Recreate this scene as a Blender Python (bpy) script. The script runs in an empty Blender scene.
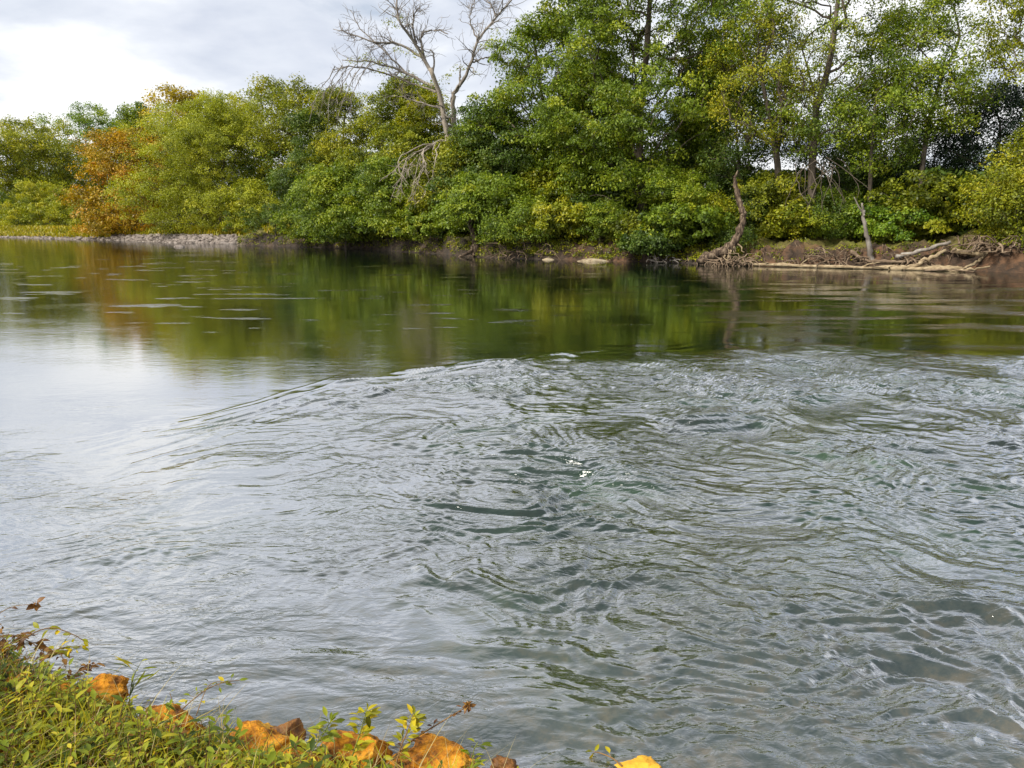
import bpy, math, random
import numpy as np
from mathutils import Vector

# ------------------------------------------------------------------ basics
F = 745.0; TH = math.radians(12.3); CH = 3.0
cT, sT = math.cos(TH), math.sin(TH)
scene = bpy.context.scene
col = scene.collection

def wp(px, py, Y):
    a = (px - 512) / F; b = (384 - py) / F
    d = Y / (cT + b * sT)
    return np.array([d * a, Y, CH + d * (-sT + b * cT)])

def gp(px, py, z=0.0):
    b = (384 - py) / F; a = (px - 512) / F
    d = (z - CH) / (-sT + b * cT)
    return np.array([d * a, d * (cT + b * sT), z])

# ------------------------------------------------------------------ numpy noise
_rng = np.random.RandomState(7)
_perm = _rng.permutation(256); _perm = np.concatenate([_perm, _perm, _perm])
_ang = _rng.rand(256) * 2 * np.pi
_gx, _gy = np.cos(_ang), np.sin(_ang)

def pn(x, y, s=0):
    x = np.asarray(x, float) + s * 17.13; y = np.asarray(y, float) + s * 31.7
    xi = np.floor(x).astype(np.int64); yi = np.floor(y).astype(np.int64)
    xf = x - xi; yf = y - yi
    u = xf * xf * xf * (xf * (xf * 6 - 15) + 10); v = yf * yf * yf * (yf * (yf * 6 - 15) + 10)
    def g(ix, iy, dx, dy):
        h = _perm[_perm[(ix & 255)] + (iy & 255)]
        return _gx[h] * dx + _gy[h] * dy
    a = g(xi, yi, xf, yf); b = g(xi + 1, yi, xf - 1, yf)
    c = g(xi, yi + 1, xf, yf - 1); d = g(xi + 1, yi + 1, xf - 1, yf - 1)
    return ((a + u * (b - a)) * (1 - v) + (c + u * (d - c)) * v) * 1.5

def fbm(x, y, o=4, s=0):
    r = 0; a = 1.0; f = 1.0
    for k in range(o):
        r = r + a * pn(x * f, y * f, s + k * 3.1); a *= 0.5; f *= 2.03
    return r

def sstep(a, b, x):
    t = np.clip((x - a) / (b - a), 0, 1); return t * t * (3 - 2 * t)

# ------------------------------------------------------------------ mesh helpers
def mk_mesh(name, V, Fq, mat=None, smooth=False, attrs=None):
    """V (n,3); Fq (m,4) array of quads or list of faces"""
    me = bpy.data.meshes.new(name)
    V = np.asarray(V, np.float32)
    if isinstance(Fq, np.ndarray):
        k = Fq.shape[1]
        me.vertices.add(len(V)); me.vertices.foreach_set('co', V.ravel())
        me.loops.add(Fq.size); me.loops.foreach_set('vertex_index', Fq.astype(np.int32).ravel())
        me.polygons.add(len(Fq))
        me.polygons.foreach_set('loop_start', np.arange(0, Fq.size, k, dtype=np.int32))
        me.polygons.foreach_set('loop_total', np.full(len(Fq), k, np.int32))
        me.update(calc_edges=True)
    else:
        me.from_pydata([tuple(map(float, v)) for v in V], [], Fq); me.update()
    if smooth:
        me.polygons.foreach_set('use_smooth', np.ones(len(me.polygons), bool))
    if attrs:
        for n, arr in attrs.items():
            at = me.attributes.new(n, 'FLOAT', 'POINT'); at.data.foreach_set('value', np.asarray(arr, np.float32))
    if mat: me.materials.append(mat)
    return me

def obj(name, me, parent=None, loc=None):
    o = bpy.data.objects.new(name, me); col.objects.link(o)
    if parent is not None: o.parent = parent
    if loc is not None: o.location = loc
    return o

def tag(o, label=None, cat=None, group=None, kind=None):
    if label: o['label'] = label
    if cat: o['category'] = cat
    if group: o['group'] = group
    if kind: o['kind'] = kind
    return o

def empty(name, loc):
    o = bpy.data.objects.new(name, None); o.empty_display_size = 0.2
    col.objects.link(o); o.location = tuple(map(float, loc)); return o

class Tubes:
    def __init__(s): s.V = []; s.Q = []; s.n = 0
    def path(s, P, R, seg=7, cap=True, rough=0.0, rng=None):
        P = np.asarray(P, float); n = len(P)
        if n < 2: return
        R = np.asarray(R, float) if hasattr(R, '__len__') else np.full(n, R)
        T = np.gradient(P, axis=0); T /= np.linalg.norm(T, axis=1)[:, None] + 1e-9
        ref = np.array([0, 0, 1.0]) if abs(T[0, 2]) < .8 else np.array([1.0, 0, 0])
        A = np.cross(T, ref); A /= np.linalg.norm(A, axis=1)[:, None] + 1e-9
        B = np.cross(T, A)
        th = np.linspace(0, 2 * np.pi, seg, endpoint=False)
        rr = R[:, None] * np.ones(seg)
        if rough and rng is not None: rr = rr * (1 + rough * rng.uniform(-1, 1, rr.shape))
        V = P[:, None] + rr[..., None] * (np.cos(th)[None, :, None] * A[:, None] + np.sin(th)[None, :, None] * B[:, None])
        s.V.append(V.reshape(-1, 3))
        i = np.arange(n - 1)[:, None] * seg; j = np.arange(seg)[None]; k = (j + 1) % seg
        q = np.stack([i + j, i + k, i + seg + k, i + seg + j], -1).reshape(-1, 4) + s.n
        s.Q.append(q); s.n += n * seg
        if cap:
            for ring, p in ((0, P[0]), (n - 1, P[-1])):
                c = s.n; s.V.append(p[None]); s.n += 1
                b = c - 0
                base = (s.n - 1 - (1 if ring else 0)) * 0
                st = (c - n * seg - (1 if ring else 0)) + ring * seg
                for a in range(0, seg, 2):
                    s.Q.append(np.array([[c, st + a, st + (a + 1) % seg, st + (a + 2) % seg if a + 1 < seg else st + (a + 1) % seg]]) if a + 1 < seg else np.array([[c, st + a, st + (a + 1) % seg, c]])[:0])
    def cones(s, P0, P1, R0, R1, seg=5):
        if len(P0) == 0: return
        T = P1 - P0; T = T / (np.linalg.norm(T, axis=1)[:, None] + 1e-9)
        ref = np.where(np.abs(T[:, 2:3]) < .8, np.array([[0, 0, 1.0]]), np.array([[1.0, 0, 0]]))
        A = np.cross(T, ref); A /= np.linalg.norm(A, axis=1)[:, None] + 1e-9
        B = np.cross(T, A)
        th = np.linspace(0, 2 * np.pi, seg, endpoint=False)
        d = np.cos(th)[None, :, None] * A[:, None] + np.sin(th)[None, :, None] * B[:, None]
        V = np.concatenate([P0[:, None] + d * R0[:, None, None], P1[:, None] + d * R1[:, None, None]], 1)
        m = len(P0); s.V.append(V.reshape(-1, 3))
        j = np.arange(seg); k = (j + 1) % seg
        q = np.stack([j, k, seg + k, seg + j], -1)[None] + (np.arange(m) * 2 * seg)[:, None, None] + s.n
        s.Q.append(q.reshape(-1, 4)); s.n += m * 2 * seg
    def mesh(s, name, mat, smooth=True):
        return mk_mesh(name, np.concatenate(s.V), np.concatenate(s.Q), mat, smooth)

def curve(P, n):
    """Catmull-Rom resample"""
    P = np.asarray(P, float); P = np.vstack([2 * P[0] - P[1], P, 2 * P[-1] - P[-2]])
    out = []
    m = len(P) - 3
    for t in np.linspace(0, m - 1e-6, n):
        i = int(t); f = t - i; a, b, c, d = P[i:i + 4]
        out.append(.5 * (2 * b + (c - a) * f + (2 * a - 5 * b + 4 * c - d) * f * f + (3 * b - a - 3 * c + d) * f ** 3))
    return np.array(out)

# ------------------------------------------------------------------ materials
def new_mat(name):
    m = bpy.data.materials.new(name); m.use_nodes = True
    nt = m.node_tree; nt.nodes.clear()
    return m, nt, nt.nodes.new('ShaderNodeOutputMaterial')

def N(nt, t, **kw):
    n = nt.nodes.new('ShaderNode' + t)
    for k, v in kw.items():
        if k in n.inputs: n.inputs[k].default_value = v
        else: setattr(n, k, v)
    return n

def ramp(nt, fac, stops, interp='LINEAR'):
    r = nt.nodes.new('ShaderNodeValToRGB'); cr = r.color_ramp; cr.interpolation = interp
    while len(cr.elements) < len(stops): cr.elements.new(0.5)
    for e, (p, c) in zip(cr.elements, stops):
        e.position = p; e.color = (*c, 1) if len(c) == 3 else c
    nt.links.new(fac, r.inputs['Fac']); return r.outputs['Color']

def leaf_mat(name, c0, c1, c2, trans=0.30, rough=0.5, spec=0.35):
    """c0 dark variety, c1 common, c2 accent leaves"""
    m, nt, out = new_mat(name); L = nt.links.new
    at = N(nt, 'Attribute', attribute_name='tint')
    colr = ramp(nt, at.outputs['Fac'], [(0.0, c0), (0.45, c1), (0.8, tuple(.5 * (a + b) for a, b in zip(c1, c2))), (1.0, c2)])
    pb = N(nt, 'BsdfPrincipled', Roughness=rough); pb.inputs['Specular IOR Level'].default_value = spec
    tr = N(nt, 'BsdfTranslucent')
    mx = N(nt, 'MixShader'); mx.inputs[0].default_value = trans
    L(colr, pb.inputs['Base Color'])
    hs = N(nt, 'HueSaturation'); hs.inputs['Saturation'].default_value = 1.15; hs.inputs['Value'].default_value = 1.35
    L(colr, hs.inputs['Color']); L(hs.outputs[0], tr.inputs['Color'])
    L(pb.outputs[0], mx.inputs[1]); L(tr.outputs[0], mx.inputs[2]); L(mx.outputs[0], out.inputs['Surface'])
    return m

def noise_mat(name, stops, scale=3, detail=8, rough=.85, bump=.3, bscale=None, stretch=(1, 1, 1), dist=0.05, bdetail=8, spec=.3):
    m, nt, out = new_mat(name); L = nt.links.new
    tc = N(nt, 'TexCoord'); mp = N(nt, 'Mapping'); mp.inputs['Scale'].default_value = stretch
    L(tc.outputs['Object'], mp.inputs['Vector'])
    no = N(nt, 'TexNoise', Scale=scale, Detail=detail, Roughness=.65); L(mp.outputs[0], no.inputs['Vector'])
    c = ramp(nt, no.outputs['Fac'], stops)
    pb = N(nt, 'BsdfPrincipled', Roughness=rough); pb.inputs['Specular IOR Level'].default_value = spec
    L(c, pb.inputs['Base Color'])
    nb = N(nt, 'TexNoise', Scale=bscale or scale * 3, Detail=bdetail, Roughness=.6); L(mp.outputs[0], nb.inputs['Vector'])
    bp = N(nt, 'Bump', Strength=bump, Distance=dist); L(nb.outputs['Fac'], bp.inputs['Height']); L(bp.outputs[0], pb.inputs['Normal'])
    L(pb.outputs[0], out.inputs['Surface'])
    return m

bark = noise_mat('bark_grey_brown', [(.3, (.045, .035, .025)), (.55, (.12, .095, .07)), (.8, (.22, .19, .15))], 2.0, stretch=(3, 3, .6), bump=.6)
bark_pale = noise_mat('bark_pale', [(.3, (.16, .13, .10)), (.55, (.33, .28, .22)), (.8, (.50, .46, .38))], 2.0, stretch=(3, 3, .7), bump=.5)
wood_grey = noise_mat('dead_wood_grey', [(.3, (.09, .075, .06)), (.5, (.21, .18, .15)), (.75, (.38, .35, .30))], 1.2, stretch=(2, 2, .8), bump=.5)
wood_tan = noise_mat('driftwood_tan', [(.3, (.09, .06, .035)), (.47, (.27, .20, .115)), (.7, (.46, .37, .23))], 2.2, stretch=(.6, 3.5, 3.5), bump=.5)
wood_dark = noise_mat('driftwood_brown', [(.3, (.06, .04, .025)), (.5, (.16, .11, .07)), (.8, (.34, .26, .17))], 1.6, stretch=(.8, 2.2, 2.2), bump=.5)
root_mat = noise_mat('root_brown', [(.3, (.07, .045, .028)), (.5, (.20, .14, .09)), (.8, (.40, .31, .21))], 2.5, bump=.4)
snag_mat = noise_mat('snag_reddish', [(.38, (.030, .020, .013)), (.5, (.085, .056, .035)), (.62, (.24, .18, .12))], 2.6, stretch=(2.5, 2.5, .8), bump=.9)

G_dark = leaf_mat('leaf_deep_green', (.028, .052, .006), (.082, .135, .016), (.20, .24, .025))
G_mid = leaf_mat('leaf_mid_green', (.045, .08, .005), (.165, .235, .013), (.35, .37, .022))
G_bright = leaf_mat('leaf_fresh_green', (.05, .105, .006), (.165, .26, .014), (.34, .38, .03))
G_olive = leaf_mat('leaf_olive', (.06, .08, .005), (.22, .25, .010), (.42, .38, .02))
G_yell = leaf_mat('leaf_yellow_green', (.08, .11, .005), (.27, .30, .010), (.50, .44, .02))
G_gold = leaf_mat('leaf_golden', (.15, .12, .006), (.44, .34, .012), (.60, .42, .02))
G_oran = leaf_mat('leaf_orange_brown', (.14, .10, .005), (.42, .29, .012), (.55, .24, .015))
G_will = leaf_mat('leaf_soft_olive_yellow', (.12, .15, .008), (.33, .36, .018), (.50, .47, .03))
G_black = leaf_mat('leaf_dark_glossy', (.008, .018, .010), (.020, .045, .018), (.045, .075, .025), trans=.2)

# ------------------------------------------------------------------ leaves
def leaves(C, S, rng, n_per, leaf, tint_c, up=.6, flat=.5, droop=0.0, centre=None, aspect=.5):
    """C (k,3) clump centres, S (k,) radii -> verts, quads, tint"""
    k = len(C); idx = np.repeat(np.arange(k), n_per); m = len(idx)
    d = rng.normal(size=(m, 3)); r = rng.rand(m) ** .45
    d = d / np.linalg.norm(d, axis=1)[:, None] * r[:, None]
    d[:, 2] *= flat
    P = C[idx] + d * S[idx, None]
    if droop: P[:, 2] -= droop * S[idx] * (d[:, 0] ** 2 + d[:, 1] ** 2)
    nrm = rng.normal(size=(m, 3)) * .75; nrm[:, 2] += up; nrm += d * .5
    if centre is not None:
        o = P - centre; o /= np.linalg.norm(o, axis=1)[:, None] + 1e-6; nrm += o * .55
    nrm /= np.linalg.norm(nrm, axis=1)[:, None]
    t = rng.normal(size=(m, 3)); t[:, 2] -= .5; t -= nrm * np.sum(t * nrm, 1)[:, None]; t /= np.linalg.norm(t, axis=1)[:, None] + 1e-9
    b = np.cross(nrm, t)
    Ls = leaf * rng.uniform(.6, 1.35, m)[:, None]
    W = Ls * aspect
    V = np.stack([P - t * Ls * .5, P + b * W * .5 - t * Ls * .05, P + t * Ls * .5 - nrm * Ls * .12, P - b * W * .5 - t * Ls * .05], 1).reshape(-1, 3)
    Q = np.arange(m * 4).reshape(-1, 4)
    ti = np.clip(tint_c[idx] + rng.normal(size=m) * .16, 0, 1)
    return V, Q, np.repeat(ti, 4)

def crown_profile(t, kind):
    if kind == 'round': return np.sqrt(np.clip(1 - (2 * t - 1) ** 2, 0, 1)) ** .8
    if kind == 'dome': return np.sqrt(np.clip(1 - t ** 2, 0, 1)) * (.75 + .25 * sstep(0, .25, t))
    if kind == 'tall': return np.clip(1 - t ** 2.2, 0, 1) ** .7 * (.55 + .45 * sstep(0, .4, t))
    return np.ones_like(t)

def build_tree(name, base, H, W, mat, label, cat='tree', group=None, seed=1, kind='round', cb=.15, lobes=14, clumps=160,
               nleaf=110, leaf=.2, cr=.9, trunk_r=None, barkm=None, spread=.55, lean=0.0, trunks=None, part='crown', droop=.25, flat=.6, dens=1.7,
               fill=1.0, accent=0.0):
    clumps = int(clumps * dens); leaf = leaf * 1.15
    """a tree: an Empty at its foot, children trunk (with its limbs) and crown"""
    rng = np.random.RandomState(seed); base = np.asarray(base, float)
    barkm = barkm or bark
    trunk_r = trunk_r or max(.04, H * .014)
    # lobes
    t = rng.rand(lobes) ** .9; ang = (np.arange(lobes) * 2.399 + rng.rand() * 6) ; R = W * .5 * crown_profile(t, kind) * (.35 + .5 * rng.rand(lobes) ** .5)
    lc = np.stack([np.cos(ang) * R + lean * t * H, np.sin(ang) * R * .9, (cb + (1 - cb) * (t * .88 + .04)) * H], 1)
    lr = (W * .5) * spread * (.55 + .6 * rng.rand(lobes)) * (0.6 + .4 * crown_profile(t, kind))
    # clump centres on lobes' shells
    li = rng.randint(0, lobes, clumps * 3); d = rng.normal(size=(clumps * 3, 3)); d /= np.linalg.norm(d, axis=1)[:, None]
    rr = rng.uniform(.35, 1.0, clumps * 3) ** .6
    C = lc[li] + d * rr[:, None] * lr[li, None] * np.array([1, 1, .62])
    # part of the clumps fill the envelope between the lobes
    nf = int(clumps * 1.2); tf = rng.rand(nf); af = rng.rand(nf) * 6.283
    Rf = W * .5 * crown_profile(tf, kind) * (.72 + .28 * pn(np.cos(af) * 1.3 + seed, np.sin(af) * 1.3 + tf * 2.5, 4)) * rng.rand(nf) ** .4
    Cf = np.stack([np.cos(af) * Rf + lean * tf * H, np.sin(af) * Rf, (cb + (1 - cb) * tf * .97) * H], 1)
    C = np.concatenate([C, Cf[:int(len(Cf) * fill)]]); C = C[rng.permutation(len(C))]
    C = C[(C[:, 2] > cb * H * .75 + .2) & (C[:, 2] < H)]
    keep = []
    md = cr * .5
    for i, c in enumerate(C):
        if not keep or np.min(np.sum((C[keep] - c) ** 2, 1)) > md * md:
            keep.append(i)
        if len(keep) >= clumps: break
    C = C[keep]
    S = cr * rng.uniform(.65, 1.35, len(C))
    # skeleton
    nodes = []; par = []
    if trunks is None:
        n = 9; top = H * (.82 if kind != 'dome' else .6)
        wob = np.cumsum(rng.normal(size=(n, 2)) * H * .012, 0)
        for i in range(n):
            f = i / (n - 1)
            nodes.append([wob[i, 0] * f + lean * H * f * .8, wob[i, 1] * f, top * f - (.3 if i == 0 else 0)]); par.append(i - 1)
    else:
        for tp in trunks:
            tp = np.asarray(tp, float) - base
            pts = curve(tp, max(6, len(tp) * 3))
            if nodes:
                arr = np.array(nodes); p0 = int(np.argmin(np.sum((arr - pts[0]) ** 2, 1)))
            else: p0 = -1
            for q in pts:
                nodes.append(list(q)); par.append(p0); p0 = len(nodes) - 1
    nodes = [np.array(q, float) for q in nodes]
    axis = lambda z: 0
    order = np.argsort(np.linalg.norm(C[:, :2] - np.array([lean * .5 * H, 0]), axis=1) + .25 * np.abs(C[:, 2] - H * .5))
    tipn = []
    for oi in order:
        c = C[oi]; arr = np.array(nodes)
        dd = arr - c; dist = np.linalg.norm(dd, axis=1)
        cost = dist + 1.6 * np.maximum(0, arr[:, 2] - c[2] + .25 * dist) + (arr[:, 2] < cb * H * .35) * 2.0
        j = int(np.argmin(cost)); p = nodes[j]; prev = j
        m = 2 if dist[j] < cr * 1.6 else (3 if dist[j] < 4 * cr else 5)
        for s_ in range(1, m + 1):
            f = s_ / m
            q = p + (c - p) * f; q[2] += math.sin(f * math.pi) * dist[j] * .10
            if s_ < m: q += rng.normal(size=3) * dist[j] * .045
            nodes.append(q); par.append(prev); prev = len(nodes) - 1
        tipn.append(prev)
    nodes = np.array(nodes); par = np.array(par)
    cnt = np.zeros(len(nodes)); cnt[tipn] = 1
    for i in range(len(nodes) - 1, -1, -1):
        if par[i] >= 0: cnt[par[i]] += cnt[i]
    tot = max(1, cnt.max())
    rad = np.maximum(trunk_r * (np.maximum(cnt, .4) / tot) ** .46, .012)
    flare = 1 + .8 * np.exp(-np.maximum(nodes[:, 2], 0) / (.05 * H + .2)); rad *= np.where(cnt > tot * .3, flare, 1)
    e = np.where(par >= 0)[0]
    tb = Tubes()
    big = e[rad[e] > .06]; sml = e[rad[e] <= .06]
    r0 = lambda a: np.minimum(rad[par[a]], rad[a] * 1.35)
    tb.cones(nodes[par[big]], nodes[big] + (nodes[big] - nodes[par[big]]) * .04, r0(big), rad[big], 9)
    tb.cones(nodes[par[sml]], nodes[sml], r0(sml), rad[sml], 4)
    root = empty(name, base)
    tag(root, label, cat, group)
    obj('trunk' if part == 'crown' else 'stems', tb.mesh('trunk', barkm), root)
    tc = np.clip(rng.normal(size=len(C)) * .22 + .42 + accent + .25 * pn(C[:, 0] * .25, C[:, 2] * .25 + C[:, 1] * .2, seed % 13), 0, 1)
    V, Q, ti = leaves(C, S, rng, nleaf, leaf, tc, droop=droop, flat=flat, centre=np.array([0, 0, H * (cb + .4 * (1 - cb))]))
    obj(part, mk_mesh(part, V, Q, mat, False, {'tint': ti}), root)
    return root

# ------------------------------------------------------------------ far shore
shore_px = [(-260, 233), (-120, 235), (0, 237.3), (60, 239), (120, 240.5), (180, 243), (236, 245.5), (250, 244), (300, 247), (350, 249), (400, 252), (440, 254), (480, 257.5),
            (530, 259), (600, 261), (660, 262.5), (700, 264), (760, 265.5), (820, 267), (880, 268), (950, 270), (1024, 273.5), (1150, 280), (1400, 289)]
SP = np.array([gp(x, y) for x, y in shore_px]); SP = SP[np.argsort(SP[:, 0])]
def shoreY(X):
    return np.interp(X, SP[:, 0], SP[:, 1]) + .35 * pn(np.asarray(X) * .45, 0.3, 2) + .12 * pn(np.asarray(X) * 1.9, 0.7, 5)
XL = gp(236, 245.5)[0]     # where the gravel bar ends
def far_h(X, Y):
    X = np.asarray(X, float); Y = np.asarray(Y, float)
    d = Y - shoreY(X)
    kb = sstep(XL - 1.5, XL + 1.5, X)
    nz = fbm(X * .6, Y * .6, 4, 1)
    steep = 1.45 * sstep(.15, 1.9 + .5 * pn(X * .3, 1.1, 3), d) * (.85 + .25 * nz) + 1.3 * sstep(2, 14, d) + 1.2 * sstep(14, 60, d) + .18 * nz * sstep(0, 1, d)
    bar = (.40 + .25 * sstep(-72, -50, X)) * sstep(0, 3.5, d) + 1.05 * sstep(2.5, 8, d) + .6 * sstep(9, 30, d) + .08 * nz * sstep(0, 1, d)
    h = bar * (1 - kb) + steep * kb
    h = h + 9 * sstep(60, 260, d)
    return np.where(d < 0, np.maximum(d * .35, -1.2), h)

def pzx(px):
    X = 0.0
    for _ in range(6): X = wp(px, 265, float(shoreY(X)))[0]
    return X
def build_far_ground():
    xs = np.concatenate([np.linspace(-420, XL - 70, 60), np.linspace(XL - 69, 45, 900), np.linspace(46, 320, 60)])
    ds = np.concatenate([np.linspace(-6, -.3, 8), np.linspace(-.2, 3.2, 36), np.linspace(3.4, 16, 40), np.linspace(17, 60, 30), np.linspace(70, 900, 24)])
    X, D = np.meshgrid(xs, ds, indexing='ij'); Y = shoreY(X) + D
    Z = far_h(X, Y)
    rough = (fbm(X * 2.5, Y * 2.5 + Z * 2, 3, 9) * .17) * sstep(-.1, .3, D) * (1 - sstep(18, 40, D))
    V = np.stack([X, Y - rough * .8, Z + rough], -1).reshape(-1, 3)
    a, b = X.shape; i = np.arange(a - 1)[:, None] * b; j = np.arange(b - 1)[None]
    Q = np.stack([i + j, i + b + j, i + b + j + 1, i + j + 1], -1).reshape(-1, 4)
    kb = sstep(XL - 1.5, XL + 1.5, X)
    # zone: 0 wet gravel / bare soil, 1 grass and litter
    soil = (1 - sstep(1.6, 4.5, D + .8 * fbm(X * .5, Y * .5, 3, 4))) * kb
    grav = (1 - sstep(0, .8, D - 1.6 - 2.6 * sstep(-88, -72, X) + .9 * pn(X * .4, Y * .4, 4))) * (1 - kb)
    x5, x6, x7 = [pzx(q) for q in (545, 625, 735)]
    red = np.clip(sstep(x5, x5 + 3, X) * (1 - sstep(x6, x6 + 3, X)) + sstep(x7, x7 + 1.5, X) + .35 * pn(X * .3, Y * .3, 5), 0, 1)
    m, nt, out = new_mat('riverbank_soil_and_litter'); L = nt.links.new
    tc = N(nt, 'TexCoord')
    n1 = N(nt, 'TexNoise', Scale=.8, Detail=12, Roughness=.78); L(tc.outputs['Object'], n1.inputs['Vector'])
    n2 = N(nt, 'TexNoise', Scale=6, Detail=8, Roughness=.7); L(tc.outputs['Object'], n2.inputs['Vector'])
    lit = ramp(nt, n1.outputs['Fac'], [(.3, (.05, .04, .012)), (.48, (.12, .10, .02)), (.6, (.15, .16, .02)), (.75, (.28, .22, .05))])
    so = ramp(nt, n1.outputs['Fac'], [(.3, (.015, .010, .006)), (.48, (.055, .032, .017)), (.60, (.15, .075, .035)), (.8, (.26, .14, .06))])
    gr = ramp(nt, n2.outputs['Fac'], [(.35, (.05, .038, .028)), (.5, (.19, .15, .12)), (.66, (.36, .30, .26))])
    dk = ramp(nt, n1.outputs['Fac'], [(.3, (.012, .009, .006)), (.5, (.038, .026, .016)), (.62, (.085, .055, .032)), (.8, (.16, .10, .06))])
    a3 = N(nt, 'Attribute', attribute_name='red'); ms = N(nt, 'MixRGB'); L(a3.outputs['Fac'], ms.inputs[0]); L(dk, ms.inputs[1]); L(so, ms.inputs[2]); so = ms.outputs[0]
    a1 = N(nt, 'Attribute', attribute_name='soil'); a2 = N(nt, 'Attribute', attribute_name='gravel')
    m1 = N(nt, 'MixRGB'); L(a1.outputs['Fac'], m1.inputs[0]); L(lit, m1.inputs[1]); L(so, m1.inputs[2])
    m2 = N(nt, 'MixRGB'); L(a2.outputs['Fac'], m2.inputs[0]); L(m1.outputs[0], m2.inputs[1]); L(gr, m2.inputs[2])
    pb = N(nt, 'BsdfPrincipled', Roughness=.9); L(m2.outputs[0], pb.inputs['Base Color'])
    bp = N(nt, 'Bump', Strength=.8, Distance=.15); L(n2.outputs['Fac'], bp.inputs['Height']); L(bp.outputs[0], pb.inputs['Normal'])
    L(pb.outputs[0], out.inputs['Surface'])
    o = obj('ground', mk_mesh('ground', V, Q, m, True, {'soil': soil.ravel(), 'gravel': grav.ravel(), 'red': red.ravel()}))
    tag(o, kind='structure')
build_far_ground()

# ------------------------------------------------------------------ near bank
NB = np.array([(-9, 6.4), (-5.2, 5.35), (-3.9, 4.75), (-2.9, 4.3), (-2.2, 3.92), (-1.3, 3.6), (-.5, 3.42), (.3, 3.28), (1.2, 3.2), (3, 3.0), (7, 2.6), (14, 2.2)])
def nearY(X): return np.interp(X, NB[:, 0], NB[:, 1]) + .06 * pn(np.asarray(X) * 2.2, .4, 6)
def near_h(X, Y):
    d = nearY(X) - np.asarray(Y)
    hh = .28 * sstep(0, .5, d) + 1.15 * sstep(.3, 4.2, d) + .03 * fbm(np.asarray(X) * 3, np.asarray(Y) * 3, 3, 2)
    return np.where(d < 0, np.maximum(d * .45, -1.0), hh)
def build_near():
    xs = np.concatenate([np.linspace(-30, -6.2, 30), np.linspace(-6, 3, 260), np.linspace(3.2, 40, 40)])
    ds = np.concatenate([np.linspace(-2.5, -.1, 16), np.linspace(0, 2.5, 90), np.linspace(2.7, 30, 30)])
    X, D = np.meshgrid(xs, ds, indexing='ij'); Y = nearY(X) - D; Z = near_h(X, Y)
    V = np.stack([X, Y, Z], -1).reshape(-1, 3)
    a, b = X.shape; i = np.arange(a - 1)[:, None] * b; j = np.arange(b - 1)[None]
    Q = np.stack([i + j, i + j + 1, i + b + j + 1, i + b + j], -1).reshape(-1, 4)
    m = noise_mat('near_bank_soil', [(.3, (.03, .022, .010)), (.5, (.09, .06, .02)), (.7, (.17, .10, .03))], 6, bump=.8, dist=.03)
    tag(obj('riverbank', mk_mesh('riverbank', V, Q, m, True)), kind='structure')
build_near()

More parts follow.
